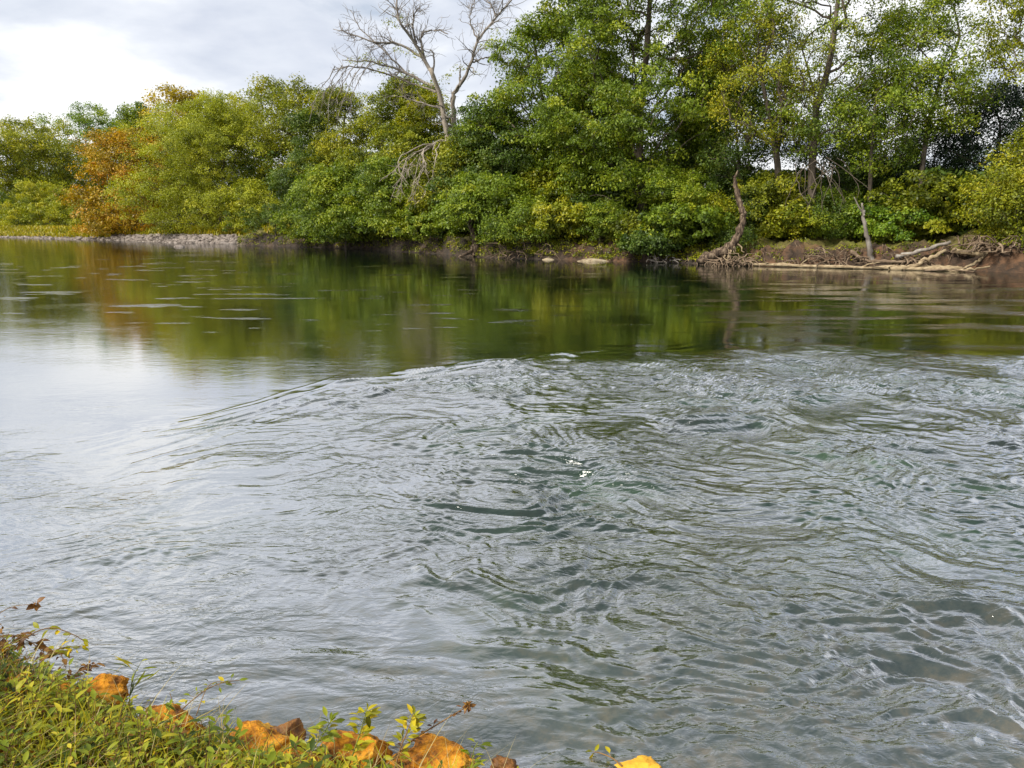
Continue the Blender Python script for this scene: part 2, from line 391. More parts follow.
# ------------------------------------------------------------------ water
EDGE = np.array([(-40, 3.0), (-12, 7.0), (-7, 9.6), (-4.9, 11.2), (-3.4, 13.9), (-1.3, 15.3), (.3, 16.4), (2.6, 17.4), (7, 17.9), (12, 17.4), (20, 17.0), (60, 16)])
def rot(X, Y, a):
    c, s = math.cos(a), math.sin(a); return X * c + Y * s, -X * s + Y * c
def water_fields(X, Y, dx):
    """height and chop amount"""
    e = np.interp(X, EDGE[:, 0], EDGE[:, 1]) + .35 * pn(X * .5, .2, 4) + .15 * pn(X * 1.6, Y * .5, 3)
    into = e - Y                                    # >0 : in the riffle
    right = sstep(-4.5, 1.5, X + .25 * (Y - 10) + .8 * pn(X * .3, Y * .3, 8))
    M = sstep(-.3, 1.7, into + .8 * fbm(X * .6, Y * .4, 4, 15)) * (.22 + .78 * right)
    M *= .42 + .9 * sstep(-.5, .6, fbm(X * .36, Y * .30, 3, 2))     # patches of stronger turbulence
    M *= 1 - .5 * (1 - sstep(3.8, 6.3, Y))         # quieter near the bank
    calm = .015 + .028 * sstep(-.15, .5, fbm(X * .12, Y * .3, 3, 6))
    pt = sstep(.42, .70, fbm(X * .30, Y * 1.1, 3, 11)) * sstep(19, 22, Y) * (1 - sstep(60, 75, Y))
    rightfar = sstep(4, 14, X) * sstep(17, 19, Y) * (1 - sstep(30, 42, Y + 6 * pn(X * .2, Y * .1, 3))) * (.3 + .8 * sstep(-.4, .4, fbm(X * .2, Y * .5, 3, 14)))
    near = .20 * (1 - sstep(7, 12.5, Y + 1.5 * pn(X * .4, Y * .4, 19))) * (.5 + .9 * sstep(-.4, .5, fbm(X * .5, Y * .5, 3, 17)))
    chop = np.maximum(np.maximum(M * (.34 + .46 * sstep(11, 19, Y)), near), np.maximum(calm, np.maximum(pt * .22, rightfar * .5 * sstep(-.1, .5, fbm(X * .16, Y * .55, 3, 24)))))
    wx = X + .60 * fbm(X * .5, Y * .5, 2, 21) + .045 * pn(X * 2.6, Y * 2.6, 23)
    wy = Y + .60 * fbm(X * .5, Y * .5, 2, 33) + .045 * pn(X * 2.6, Y * 2.6, 35)
    wl = sstep(-3, -.5, X); wr = sstep(0.5, 3.0, X)
    w = [(1 - wl), wl * (1 - wr), wr]
    angs = [math.radians(34), math.radians(-8), math.radians(-38)]
    H = 0
    PA = sstep(-.45, .5, fbm(X * .30, Y * .26, 3, 51))
    def ridg(n): return .75 - 2 * np.sqrt(n * n + .004)
    for k, (wk, an) in enumerate(zip(w, angs)):
        a, b = rot(wx, wy, an)
        h = 0
        for lam, str_, amp, rdg in ((1.3, 2.0, .030, 0), (.75, 2.4, .024, 1), (.40, 2.4, .029, 1), (.21, 2.0, .0160, 1), (.11, 1.6, .0092, 0), (.055, 1.5, .0034, 0)):
            fade = np.clip(lam / (2.6 * dx) - .3, 0, 1)
            n = pn(a / (lam * str_), b / lam, 40 + k * 9 + lam * 10)
            amp = amp * ((.45 + 1.15 * PA) if lam > .5 else (1.0 if lam > .3 else 1.5 - .85 * PA))
            h = h + amp * fade * (ridg(n) * .5 if rdg else n)
        H = H + wk * h
    H = H * M * 2.75
    # long, low swells sliding through the smooth tongue on the left
    a, b = rot(wx, wy, .25)
    H = H + (.016 * pn(a * .45, b * 1.3, 61) + .004 * pn(a * 1.5, b * 5, 63) * sstep(4, 8, 14 - Y)) * sstep(-2, 1.0, into) * (1 - .6 * np.clip(M, 0, 1))
    # broken standing wavelets along the lip of the riffle
    lip = sstep(-.8, .1, into) * (1 - sstep(.8, 3.6, into)) * sstep(-5.4, -3.6, X) * (1 - sstep(.2, 2.8, X))
    n = pn(X * .55 + 3, into / .62 + .35 * pn(X * .8, Y * .3, 5), 71)
    H = H + lip * .078 * np.exp(-(n / .085) ** 2) * (.25 + .75 * sstep(-.3, .3, pn(X * .7, into * 1.1, 73)))
    return H, np.clip(chop, 0, 1)

def build_water():
    ys = [1.0]
    while ys[-1] < 420:
        y = ys[-1]
        st = min(max(y * y / 4000, .012), .065) if y < 32 else (.065 + (y - 32) * .03)
        if y < 3.0: st = .08
        ys.append(y + st)
    ys = np.array(ys)
    u = np.concatenate([-np.geomspace(14, .93, 40), np.linspace(-.92, .92, 860), np.geomspace(.93, 14, 40)])
    U, Y = np.meshgrid(u, ys, indexing='ij'); X = U * (Y + 1.2)
    dx = np.maximum(np.gradient(Y, axis=1), np.abs(np.gradient(X, axis=0)))
    Z, chop = water_fields(X, Y, dx)
    V = np.stack([X, Y, Z], -1).reshape(-1, 3)
    a, b = X.shape; i = np.arange(a - 1)[:, None] * b; j = np.arange(b - 1)[None]
    Q = np.stack([i + j, i + b + j, i + b + j + 1, i + j + 1], -1).reshape(-1, 4)
    m, nt, out = new_mat('river_water'); L = nt.links.new
    tc = N(nt, 'TexCoord'); geo = N(nt, 'NewGeometry')
    at = N(nt, 'Attribute', attribute_name='chop')
    mp = N(nt, 'Mapping'); mp.inputs['Scale'].default_value = (.75, 1.5, 1); mp.inputs['Rotation'].default_value = (0, 0, .25)
    L(tc.outputs['Object'], mp.inputs['Vector'])
    nA = N(nt, 'TexNoise', Scale=2.2, Detail=3, Roughness=.55, Distortion=.9); L(mp.outputs[0], nA.inputs['Vector'])
    nB = N(nt, 'TexNoise', Scale=16, Detail=4, Roughness=.6, Distortion=.5); L(mp.outputs[0], nB.inputs['Vector'])
    nE = N(nt, 'TexNoise', Scale=6.5, Detail=3, Roughness=.6, Distortion=1.2); L(mp.outputs[0], nE.inputs['Vector'])
    b3 = N(nt, 'Bump', Distance=.045); L(nE.outputs['Fac'], b3.inputs['Height'])
    b1 = N(nt, 'Bump', Distance=.14); b2 = N(nt, 'Bump', Distance=.022)
    mu = N(nt, 'Math', operation='MULTIPLY'); mu.inputs[1].default_value = 1.0; L(at.outputs['Fac'], mu.inputs[0])
    ad = N(nt, 'Math', operation='MULTIPLY_ADD'); ad.inputs[1].default_value = .6; ad.inputs[2].default_value = .012; L(at.outputs['Fac'], ad.inputs[0])
    L(mu.outputs[0], b1.inputs['Strength']); L(nA.outputs['Fac'], b1.inputs['Height'])
    L(ad.outputs[0], b2.inputs['Strength']); L(nB.outputs['Fac'], b2.inputs['Height']); L(b1.outputs[0], b3.inputs['Normal']); L(mu.outputs[0], b3.inputs['Strength']); L(b3.outputs[0], b2.inputs['Normal'])
    # body colour: silty green, greyer and browner over the shallows by the bank
    nC = N(nt, 'TexNoise', Scale=.35, Detail=4, Roughness=.6); L(tc.outputs['Object'], nC.inputs['Vector'])
    body = ramp(nt, nC.outputs['Fac'], [(.35, (.007, .014, .010)), (.5, (.012, .025, .018)), (.68, (.024, .055, .022))])
    sp = N(nt, 'SeparateXYZ'); L(geo.outputs['Position'], sp.inputs[0])
    mr = N(nt, 'MapRange'); mr.inputs['From Min'].default_value = 6.5; mr.inputs['From Max'].default_value = 3.4; L(sp.outputs['Y'], mr.inputs['Value'])
    nD = N(nt, 'TexNoise', Scale=5, Detail=6, Roughness=.7); L(tc.outputs['Object'], nD.inputs['Vector'])
    bed = ramp(nt, nD.outputs['Fac'], [(.35, (.028, .042, .044)), (.5, (.055, .066, .062)), (.68, (.11, .098, .072))])
    mx = N(nt, 'MixRGB'); L(mr.outputs[0], mx.inputs[0]); L(body, mx.inputs[1]); L(bed, mx.inputs[2])
    df = N(nt, 'BsdfDiffuse'); gl = N(nt, 'BsdfGlossy', Roughness=.03)
    L(mx.outputs[0], df.inputs['Color']); L(b2.outputs[0], df.inputs['Normal']); L(b2.outputs[0], gl.inputs['Normal'])
    lw = N(nt, 'LayerWeight', Blend=.5); L(b2.outputs[0], lw.inputs['Normal'])
    fr = ramp(nt, lw.outputs['Facing'], [(.0, (.04,) * 3), (.30, (.07,) * 3), (.44, (.30,) * 3), (.57, (.82,) * 3), (.76, (.93,) * 3)])
    ms = N(nt, 'MixShader'); L(fr, ms.inputs[0]); L(df.outputs[0], ms.inputs[1]); L(gl.outputs[0], ms.inputs[2]); L(ms.outputs[0], out.inputs['Surface'])
    o = obj('water', mk_mesh('water', V, Q, m, True, {'chop': chop.ravel()}))
    tag(o, kind='structure')
build_water()

exec_trees = True
# ------------------------------------------------------------------ trees
def T(px, top, Y, wpx, mat, label, seed, name='leafy_tree', dx=0, **kw):
    X = wp(px, 222, Y)[0]
    z = float(far_h(X, Y)); H = (wp(px, top, Y)[2] - z) * 1.05
    W = wpx / F * Y * 1.15
    return build_tree(name, (X, Y, z - .05), H, W, mat, label, seed=seed, **kw)

GF = 'trees on the far left bank'
far = dict(leaf=.42, cr=1.9, nleaf=85, group=GF, dens=2.6)
T(14, 122, 196, 130, G_olive, 'olive and rust tinted tree at the far left edge of the tree line', 11, lobes=16, clumps=190, cb=.05, accent=.12, **far)
T(70, 146, 200, 120, G_olive, 'olive tree under the bright green crown on the far left', 12, lobes=14, clumps=170, cb=.02, **far)
T(106, 109, 225, 100, G_bright, 'bright green round topped tree rising farthest back on the left', 13, kind='round', lobes=16, clumps=170, cb=.1, **far)
T(38, 132, 190, 70, G_yell, 'yellow green tree behind the olive tree at far left', 15, lobes=12, clumps=110, cb=.1, **far)
T(150, 106, 175, 70, G_mid, 'small dark green tree top between bright green and golden trees', 14, kind='tall', lobes=10, clumps=120, cb=.1, **far)
T(182, 90, 146, 78, G_gold, 'golden yellow tree poking up behind the big willow like tree', 16, kind='round', lobes=12, clumps=140, cb=.1, accent=-.08, **far)
T(126, 132, 132, 96, G_oran, 'orange brown autumn tree beside the gravel bar', 17, name='autumn_tree', kind='dome', lobes=16, clumps=230, cb=.0, leaf=.34, cr=1.5, nleaf=85, group=GF)
T(220, 99, 121, 152, G_will, 'broad soft yellow olive tree drooping to the gravel bar', 18, name='willow_tree', kind='dome', lobes=26, clumps=640, cb=.0, leaf=.21, cr=1.3, nleaf=150, droop=.6, group=GF)
T(275, 78, 142, 125, G_olive, 'tall yellow green tree behind the broad drooping willow like tree', 19, kind='dome', lobes=16, clumps=260, cb=.05, leaf=.34, cr=1.6, nleaf=85, group=GF)
T(306, 80, 122, 80, G_olive, 'olive green tree top left of the dead branches', 20, kind='dome', lobes=12, clumps=160, cb=.05, leaf=.32, cr=1.5, nleaf=85, group=GF)
T(50, 184, 170, 88, G_yell, 'rounded yellow green bush on the grassy point at far left', 21, name='shrub', cat='bush', part='foliage', kind='dome', lobes=14, clumps=170, cb=.0, leaf=.3, cr=1.1, nleaf=110, accent=.12)
T(-8, 192, 176, 60, G_dark, 'dark green bush at the far left edge of the photo', 22, name='shrub', cat='bush', part='foliage', kind='dome', lobes=10, clumps=90, cb=.0, leaf=.3, cr=1.2, nleaf=80)
T(98, 200, 158, 50, G_olive, 'small olive bush between rounded bush and orange tree', 24, name='shrub', cat='bush', part='foliage', kind='dome', lobes=10, clumps=90, cb=.0, leaf=.3, cr=1.1, nleaf=80)
T(255, 180, 112, 60, G_will, 'low olive yellow bush over the end of the gravel bar', 25, name='shrub', cat='bush', part='foliage', kind='dome', lobes=10, clumps=130, cb=.0, leaf=.26, cr=1.0, nleaf=90)

GM = 'trees on the middle of the far bank'
mid = dict(leaf=.22, cr=1.05, nleaf=110, flat=.42, droop=.5, group=GM)
T(318, 112, 98, 84, G_dark, 'deep green tree between yellow willow like tree and dead branches', 30, kind='tall', lobes=16, clumps=300, cb=.0, **mid)
T(352, 90, 94, 100, G_olive, 'olive green tree behind the left limbs of the dead tree', 31, kind='dome', lobes=18, clumps=330, cb=.05, accent=.05, **mid)
T(345, 168, 84, 96, G_mid, 'low spreading green tree over the dark undercut bank', 32, kind='dome', lobes=16, clumps=260, cb=.16, **mid)
T(404, 82, 86, 105, G_yell, 'yellow green tree directly behind the fork of the dead tree', 33, kind='dome', lobes=18, clumps=360, cb=.03, accent=-.12, **mid)
T(392, 160, 80, 100, G_mid, 'green tree with hanging grey dead branches in front', 34, kind='dome', lobes=14, clumps=240, cb=.14, accent=.05, **mid)
T(434, 86, 84, 70, G_yell, 'yellow green crown just left of the forked dead trunk', 43, kind='dome', lobes=12, clumps=200, cb=.1, **mid)
T(458, 138, 76, 90, G_olive, 'olive tree around the foot of the trunk of the dead tree', 35, kind='dome', lobes=14, clumps=250, cb=.05, **mid)
T(494, 105, 74, 115, G_dark, 'blue green layered tree right of the dead trunk', 36, kind='dome', lobes=20, clumps=380, cb=.05, **mid)
T(490, 178, 68.5, 92, G_mid, 'light green tree leaning low over the water at the tan root trunk', 37, kind='dome', lobes=16, clumps=240, cb=.24, **mid)
T(545, 5, 72, 135, G_mid, 'tall thin crowned green tree left of the biggest tree', 38, kind='tall', lobes=16, clumps=230, cb=.22, spread=.4, **mid)
T(550, 165, 72, 90, G_yell, 'yellow leaved young tree in the shade left of the biggest tree', 39, kind='dome', lobes=12, clumps=180, cb=.05, **mid)

b = lambda *pts: [wp(x, y, Y) for x, y, Y in pts]
T(636, -170, 67, 270, G_mid, 'biggest tree, tall green crown filling the middle of the bank', 40, kind='tall', lobes=60, clumps=1000, cb=.08, spread=.30, leaf=.21, cr=1.05, nleaf=112, flat=.42, droop=.5, trunk_r=.38, group=GM,
  trunks=[b((642, 240, 67), (641, 180, 67), (640, 120, 67), (646, 60, 67), (650, 0, 67)), b((640, 120, 67), (634, 60, 66), (630, 10, 66)), b((641, 165, 67), (620, 120, 67), (598, 95, 66)), b((640, 130, 67), (668, 90, 68), (690, 60, 68))])
T(590, 60, 70, 100, G_mid, 'green tree tucked against the left flank of the biggest tree', 41, kind='round', lobes=16, clumps=240, cb=.12, spread=.4, accent=.08, **mid)
T(610, 160, 69, 110, G_dark, 'shaded dark green tree under the left side of the biggest tree', 42, kind='dome', lobes=16, clumps=260, cb=.0, **mid)

GR = 'trees on the right part of the far bank'
rt = dict(leaf=.16, cr=.8, nleaf=72, flat=.75, group=GR)
T(735, 90, 60, 80, G_dark, 'thin dark tree in the sky gap right of the biggest tree', 50, kind='tall', lobes=14, clumps=95, cb=.3, spread=.36, **rt)
T(758, 10, 58, 120, G_olive, 'olive yellow tree with crooked bare limbs left of the tall twin trunk', 51, kind='round', lobes=16, clumps=125, cb=.42, spread=.3, accent=.18, **rt,
  trunks=[b((775, 235, 58), (778, 170, 58), (768, 110, 58), (760, 70, 58)), b((778, 150, 58), (782, 110, 57), (776, 82, 57))])
T(812, -150, 57, 215, G_mid, 'tallest twin trunked tree right of centre with airy green crown', 52, kind='tall', lobes=44, clumps=420, cb=.22, spread=.25, trunk_r=.27, accent=.05, **rt,
  trunks=[b((813, 240, 57), (812, 170, 57), (816, 110, 57), (808, 70, 57), (797, 30, 57), (792, -10, 57)), b((816, 110, 57), (830, 60, 57), (838, 0, 57)), b((812, 140, 57), (790, 105, 56), (778, 85, 56))])
T(872, 20, 55, 115, G_mid, 'slender tree with speckled leaves between tall twin trunk and leaning trunk', 53, kind='tall', lobes=18, clumps=170, cb=.32, spread=.3, trunk_r=.14, **rt,
  trunks=[b((869, 240, 55), (870, 190, 55), (872, 140, 55), (877, 90, 55))])
T(920, -10, 54, 120, G_mid, 'tree with dark trunk leaning right against the pale sky', 54, kind='tall', lobes=20, clumps=150, cb=.42, spread=.28, trunk_r=.17, accent=.1, **rt,
  trunks=[b((918, 235, 54), (922, 170, 54), (930, 118, 54), (943, 75, 54), (959, 40, 54), (956, 16, 54)), b((943, 75, 54), (925, 55, 53), (912, 40, 53))])
T(985, 85, 55, 110, G_black, 'nearly black evergreen under the sky gap at the right', 55, kind='dome', lobes=18, clumps=200, cb=.3, spread=.36, **rt)
T(925, 125, 57, 95, G_black, 'dark evergreen in the gap beside the right leaning trunk', 56, kind='dome', lobes=16, clumps=140, cb=.25, spread=.36, **rt)
T(1014, -100, 50, 140, G_yell, 'yellow leaved tree cut off by the right edge of the photo', 57, kind='tall', lobes=18, clumps=150, cb=.45, spread=.3, trunk_r=.18, **rt)
T(1020, 130, 47, 90, G_olive, 'bushy olive tree low on the right edge', 58, kind='dome', lobes=16, clumps=200, cb=.05, **rt)
T(700, 40, 70, 70, G_mid, 'green tree behind the right flank of the biggest tree', 59, kind='tall', lobes=14, clumps=170, cb=.3, spread=.35, **mid)
T(845, 95, 64, 120, G_dark, 'dark green tree crown low behind the twin trunk', 60, kind='round', lobes=20, clumps=200, cb=.35, spread=.3, **rt)
T(1075, -10, 50, 110, G_mid, 'green tree just past the right edge', 61, kind='tall', lobes=18, clumps=200, cb=.2, spread=.35, **rt)

# understory bushes: px, top, extra depth behind the shore, width, material, label
B = [
 (275, 205, 3.0, 60, G_dark, 'dark bush above the black hollow where the gravel bar ends'),
 (318, 208, 2.2, 64, G_mid, 'green bush overhanging the undercut bank left of the rust soil'),
 (370, 212, 2.2, 62, G_olive, 'olive bush on the undercut bank left of the hanging branches'),
 (430, 205, 2.2, 60, G_mid, 'green bush on the bank directly under the hanging branches'),
 (520, 200, 2.6, 70, G_mid, 'green bush just right of the tan root trunk'),
 (560, 206, 3.4, 60, G_olive, 'olive bush above the red soil scar'),
 (600, 205, 3.2, 56, G_mid, 'green bush above the flat pale rock'),
 (640, 212, 3.2, 50, G_olive, 'brownish olive bush at the foot of the biggest tree'),
 (672, 165, 4.0, 62, G_mid, 'tall vine covered bush right of the biggest trunk'),
 (690, 205, 2.6, 60, G_mid, 'mid green bush left of the leaning broken trunk'),
 (716, 192, 5.0, 46, G_yell, 'yellow spotted bush behind the leaning broken trunk'),
 (660, 226, 1.9, 40, G_dark, 'low dark bush at the water left of the root clump'),
 (770, 175, 6.5, 76, G_olive, 'olive bush right of the leaning broken trunk'),
 (790, 200, 5.5, 64, G_yell, 'yellow green bush in the middle of the bank above the red soil'),
 (832, 190, 5.0, 64, G_mid, 'green bush draped with bare grey twigs'),
 (888, 190, 6.0, 60, G_bright, 'bright green bush right of the upright snag'),
 (850, 170, 8.5, 80, G_dark, 'dark bush behind the upright snag'),
 (930, 178, 7.0, 80, G_olive, 'olive bush above the right driftwood pile'),
 (965, 205, 5.0, 70, G_mid, 'low olive bush just above the right root mass'),
 (1000, 175, 6.0, 76, G_dark, 'green bush at right edge above the root mass'),
 (1022, 205, 3.6, 60, G_bright, 'fresh green bush low at right edge of the photo'),
 (905, 215, 4.2, 46, G_olive, 'small olive bush behind the propped driftwood pole'),
 (735, 226, 3.0, 40, G_dark, 'small dark bush between leaning broken trunk and red soil'),
 (745, 168, 9.0, 70, G_dark, 'dark green bush in the hollow behind the leaning broken trunk'),
]
for i, (px, top, dd, w, mt, lab) in enumerate(B):
    X = wp(px, 222, 60)[0]
    for _ in range(4):
        Y = float(shoreY(X)) + dd; X = wp(px, 225, Y)[0]
    Y += -.9 if px < 700 else (1.6 if px > 745 and dd < 6 else 0)
    T(px, top, Y, w * 1.1, mt, lab, 100 + i, name='shrub', cat='bush', group='bushes along the far bank', part='foliage', kind=['dome', 'round', 'tall', 'dome'][i % 4], lobes=8 + i % 7, clumps=[95, 130, 110][i % 3], fill=[0, 1, .5, 0][i % 4], cb=.10 if px < 545 else (.22 if px < 700 else .04),
      leaf=(.15, .19, .13, .22)[(i * 3) % 4], cr=(.5, .72, .6)[i % 3], nleaf=(90, 75, 110)[i % 3], spread=(.62, .45, .7)[i % 3], trunk_r=.06, droop=.5)

# thicket that closes the view behind the bank
def thicket():
    rng = np.random.RandomState(5)
    C = []; px0 = -80
    for k in range(2300):
        px = rng.uniform(-60, 1120)
        dd = rng.uniform(14, 34) + (38 if px < 140 else 0)
        X = wp(px, 222, 70)[0]
        for _ in range(3): Y = float(shoreY(X)) + dd; X = wp(px, 225, Y)[0]
        top = 150 if px < 720 else 172
        if px < 240: top = 165
        top += 12 * float(pn(px * .02, dd * .1, 3))
        zt = wp(px, top, Y)[2]; g = float(far_h(X, Y))
        C.append((X, Y, g + (zt - g) * rng.rand() ** .8))
    C = np.array(C); S = 1.5 * rng.uniform(.7, 1.3, len(C)) * (C[:, 1] / 80)
    V, Q, ti = leaves(C, S, rng, 60, .42, np.clip(.35 + .2 * rng.normal(size=len(C)), 0, 1))
    o = obj('thicket', mk_mesh('thicket', V, Q, G_dark, False, {'tint': ti}))
    tag(o, 'dense green woodland undergrowth closing the view behind the bank trees', 'undergrowth', kind='stuff')
thicket()

# ------------------------------------------------------------------ dead tree
def dead_tree():
    rng = np.random.RandomState(3); Y0 = 78.0
    foot = wp(456, 236, Y0)
    root = empty('dead_tree', foot)
    tag(root, 'tall bare grey dead tree with forked trunk standing above the green trees', 'tree')
    tb = Tubes(); br = Tubes()
    def limb(pts, r0, r1, tubes, n=14, twigs=8, tl=2.0, depth=0.0, sag=0):
        dep = np.cumsum(rng.normal(size=len(pts))) * .5 + depth
        dep[0] = depth
        P = curve([wp(x, y, Y0 + dep[i]) - foot for i, (x, y) in enumerate(pts)], n)
        P[1:-1] += rng.normal(size=(n - 2, 3)) * .05
        R = np.linspace(r0, r1, n)
        tubes.path(P, R, 8)
        for _ in range(int(twigs * 2.3)):
            t = rng.uniform(.25, 1); i = int(t * (n - 2)) ; p = P[i]
            d = (P[i + 1] - P[i]); d /= np.linalg.norm(d) + 1e-9
            d = d + rng.normal(size=3) * .8; d[2] += .25 - sag; d /= np.linalg.norm(d)
            L = tl * rng.uniform(.5, 1.2); q = [p]
            for k in range(5):
                d = d + rng.normal(size=3) * .3; d[2] -= sag * .3; d /= np.linalg.norm(d); q.append(q[-1] + d * L / 5)
            rr = max(R[i] * .45, .022)
            br.path(q, np.linspace(rr, .012, 6), 5, cap=False)
            for m in range(3):
                a = rng.randint(1, 5); d2 = d + rng.normal(size=3) * .9; d2 /= np.linalg.norm(d2)
                q2 = [q[a]]
                for k in range(3): d2 = d2 + rng.normal(size=3) * .3; d2[2] -= sag * .3; d2 /= np.linalg.norm(d2); q2.append(q2[-1] + d2 * L * .17)
                br.path(q2, np.linspace(.02, .009, 4), 4, cap=False)
    limb([(456, 240), (453, 190), (450, 150), (448, 140)], .48, .34, tb, twigs=0)
    limb([(449, 152), (446, 130), (441, 101), (430, 68)], .30, .20, tb, twigs=3)
    limb([(452, 150), (454, 120), (453, 98), (460, 85)], .27, .18, tb, twigs=3)
    limb([(430, 70), (416, 44), (399, 20), (396, -6)], .19, .07, br, twigs=9, tl=3)
    limb([(459, 86), (470, 66), (478, 40), (496, 18), (513, -2)], .17, .07, br, twigs=12, tl=3)
    limb([(433, 86), (406, 73), (375, 63), (342, 60)], .16, .04, br, twigs=12, tl=2.6)
    limb([(436, 92), (408, 82), (380, 72), (352, 66), (333, 70)], .12, .03, br, twigs=10, tl=2.2)
    limb([(424, 58), (399, 44), (375, 42), (352, 34), (333, 29)], .13, .03, br, twigs=12, tl=2.2)
    limb([(426, 62), (421, 37), (433, 30), (448, 34)], .13, .04, br, twigs=7)
    limb([(416, 44), (413, 20), (420, 5)], .11, .03, br, twigs=8)
    limb([(433, 76), (434, 55), (430, 50)], .10, .06, br, twigs=2)
    limb([(460, 86), (460, 66)], .10, .07, br, twigs=1)
    limb([(406, 73), (385, 52), (362, 30), (350, 10)], .09, .03, br, twigs=8)
    limb([(446, 110), (425, 104), (405, 98), (392, 96)], .10, .03, br, twigs=8)
    limb([(478, 40), (470, 20), (474, 0)], .09, .03, br, twigs=7)
    limb([(472, 62), (486, 58), (500, 60)], .09, .03, br, twigs=7)
    limb([(496, 18), (490, 4), (480, -6)], .08, .03, br, twigs=6)
    for k in range(6):
        x = 366 - k * 7
        limb([(x + 4, 63 + .6 * k), (x - 5, 76 + k), (x - 15, 98), (x - 18 + rng.uniform(-5, 5), 126 + rng.uniform(-8, 8))], .045, .02, br, n=10, twigs=4, tl=1.1, sag=.7)
    obj('trunk', tb.mesh('trunk', bark_pale), root)
    hb = Tubes(); br_keep = br; br = hb
    for k in range(11):
        x = 436 - k * 3.6; dp = -4 - rng.rand() * 2.5
        P = curve([wp(xx, yy, Y0 + dd) - foot for xx, yy, dd in [(443, 140, 0), (x + rng.uniform(-6, 6), 150 + k * rng.uniform(.3, 1.6), dp * .7), (x - 3 + rng.uniform(-5, 5), 172 + rng.uniform(-8, 8), dp), (x - 11 + rng.uniform(-12, 8), 200 + rng.uniform(-22, 18), dp)]], 14)
        P[1:] += rng.normal(size=(13, 3)) * .07; hb.path(P, np.linspace(.075, .02, 14), 6)
        for m in range(9):
            q0 = P[rng.randint(4, 13)]; dv = np.array([rng.normal() * .5, -.2, -.8]); q = [q0]
            for _ in range(5): dv = dv + rng.normal(size=3) * .3; q.append(q[-1] + dv / np.linalg.norm(dv) * rng.uniform(.15, .32))
            hb.path(q, np.linspace(.03, .012, 6), 4, cap=False)
    obj('hanging_branches', hb.mesh('hanging_branches', bark_pale), root); br = br_keep
    obj('branches', br.mesh('branches', wood_grey), root)
    # a few last leaves
    C = np.array([wp(x + rng.normal() * 6, y + rng.normal() * 4, Y0 + rng.normal()) - foot for x, y in [(390, 20), (372, 60), (400, 52), (380, 66), (415, 55), (442, 78), (405, 24), (486, 45), (470, 70), (430, 84), (395, 80), (360, 60), (500, 30)] * 3])
    V, Q, ti = leaves(C, np.full(len(C), .75), rng, 26, .19, np.full(len(C), .45))
    obj('leaves', mk_mesh('leaves', V, Q, G_yell, False, {'tint': ti}), root)
dead_tree()

# ------------------------------------------------------------------ snags, logs and roots at the far waterline
def shore_at(px, d=0.0):
    X = wp(px, 222, 60)[0]
    for _ in range(6):
        Y = float(shoreY(X)) + d; X = wp(px, 265, Y)[0]
    return X, Y

def pz(px, dd, z):
    X, Y = shore_at(px, dd); return np.array([X, Y, z])
def wood(name, label, cat, paths, mat, seed, group=None, rough=.16, seg=9):
    """paths: lists of ((px,py,Y) ...), r0, r1 (world radii); first point is the origin"""
    rng = np.random.RandomState(seed); f3 = (lambda p: pz(*p)) if abs(paths[0][0][0][1]) < 30 else (lambda p: wp(*p)); o0 = f3(paths[0][0][0])
    tb = Tubes()
    for pts, r0, r1 in paths:
        n = max(10, 5 * len(pts))
        P = curve([f3(p) - o0 for p in pts], n); P[1:-1] += rng.normal(size=(n - 2, 3)) * r0 * .22
        tb.path(P, np.linspace(r0, r1, n) * (1 + .12 * rng.normal(size=n)), seg, rough=rough, rng=rng)
    o = obj(name, tb.mesh(name, mat), loc=tuple(map(float, o0)))
    tag(o, label, cat, group); return o

def tangle(name, label, px, dd, wm, hm, n, mat, seed, r=.05, cat='roots', ang=None, group=None):
    rng = np.random.RandomState(seed); o0 = pz(px, dd, 0.0); o0[2] = max(0.0, float(far_h(o0[0], o0[1]))); tb = Tubes()
    for k in range(n):
        a = rng.uniform(-1, 1); b_ = rng.uniform(-1, 1)
        p = np.array([a * wm * .35, b_ * wm * .25, hm * rng.uniform(0, .55)])
        d = np.array([a * 1.2, b_ * .9 - .3, rng.uniform(-.2, 1.0)]) + rng.normal(size=3) * .6; d /= np.linalg.norm(d)
        q = [p]; L = wm * rng.uniform(.25, .6)
        for s_ in range(7):
            d = d + rng.normal(size=3) * .35; d[2] -= .18; d /= np.linalg.norm(d); q.append(q[-1] + d * L / 7)
        q = np.array(q); q[:, 2] = np.clip(q[:, 2], -.15, hm)
        tb.path(q, np.linspace(r * rng.uniform(.6, 1.6), r * .3, 8), 5, cap=False)
    o = obj(name, tb.mesh(name, mat), loc=tuple(map(float, o0))); tag(o, label, cat, group); return o

sY = lambda px, d=0: shore_at(px, d)[1]
Yl = sY(740)
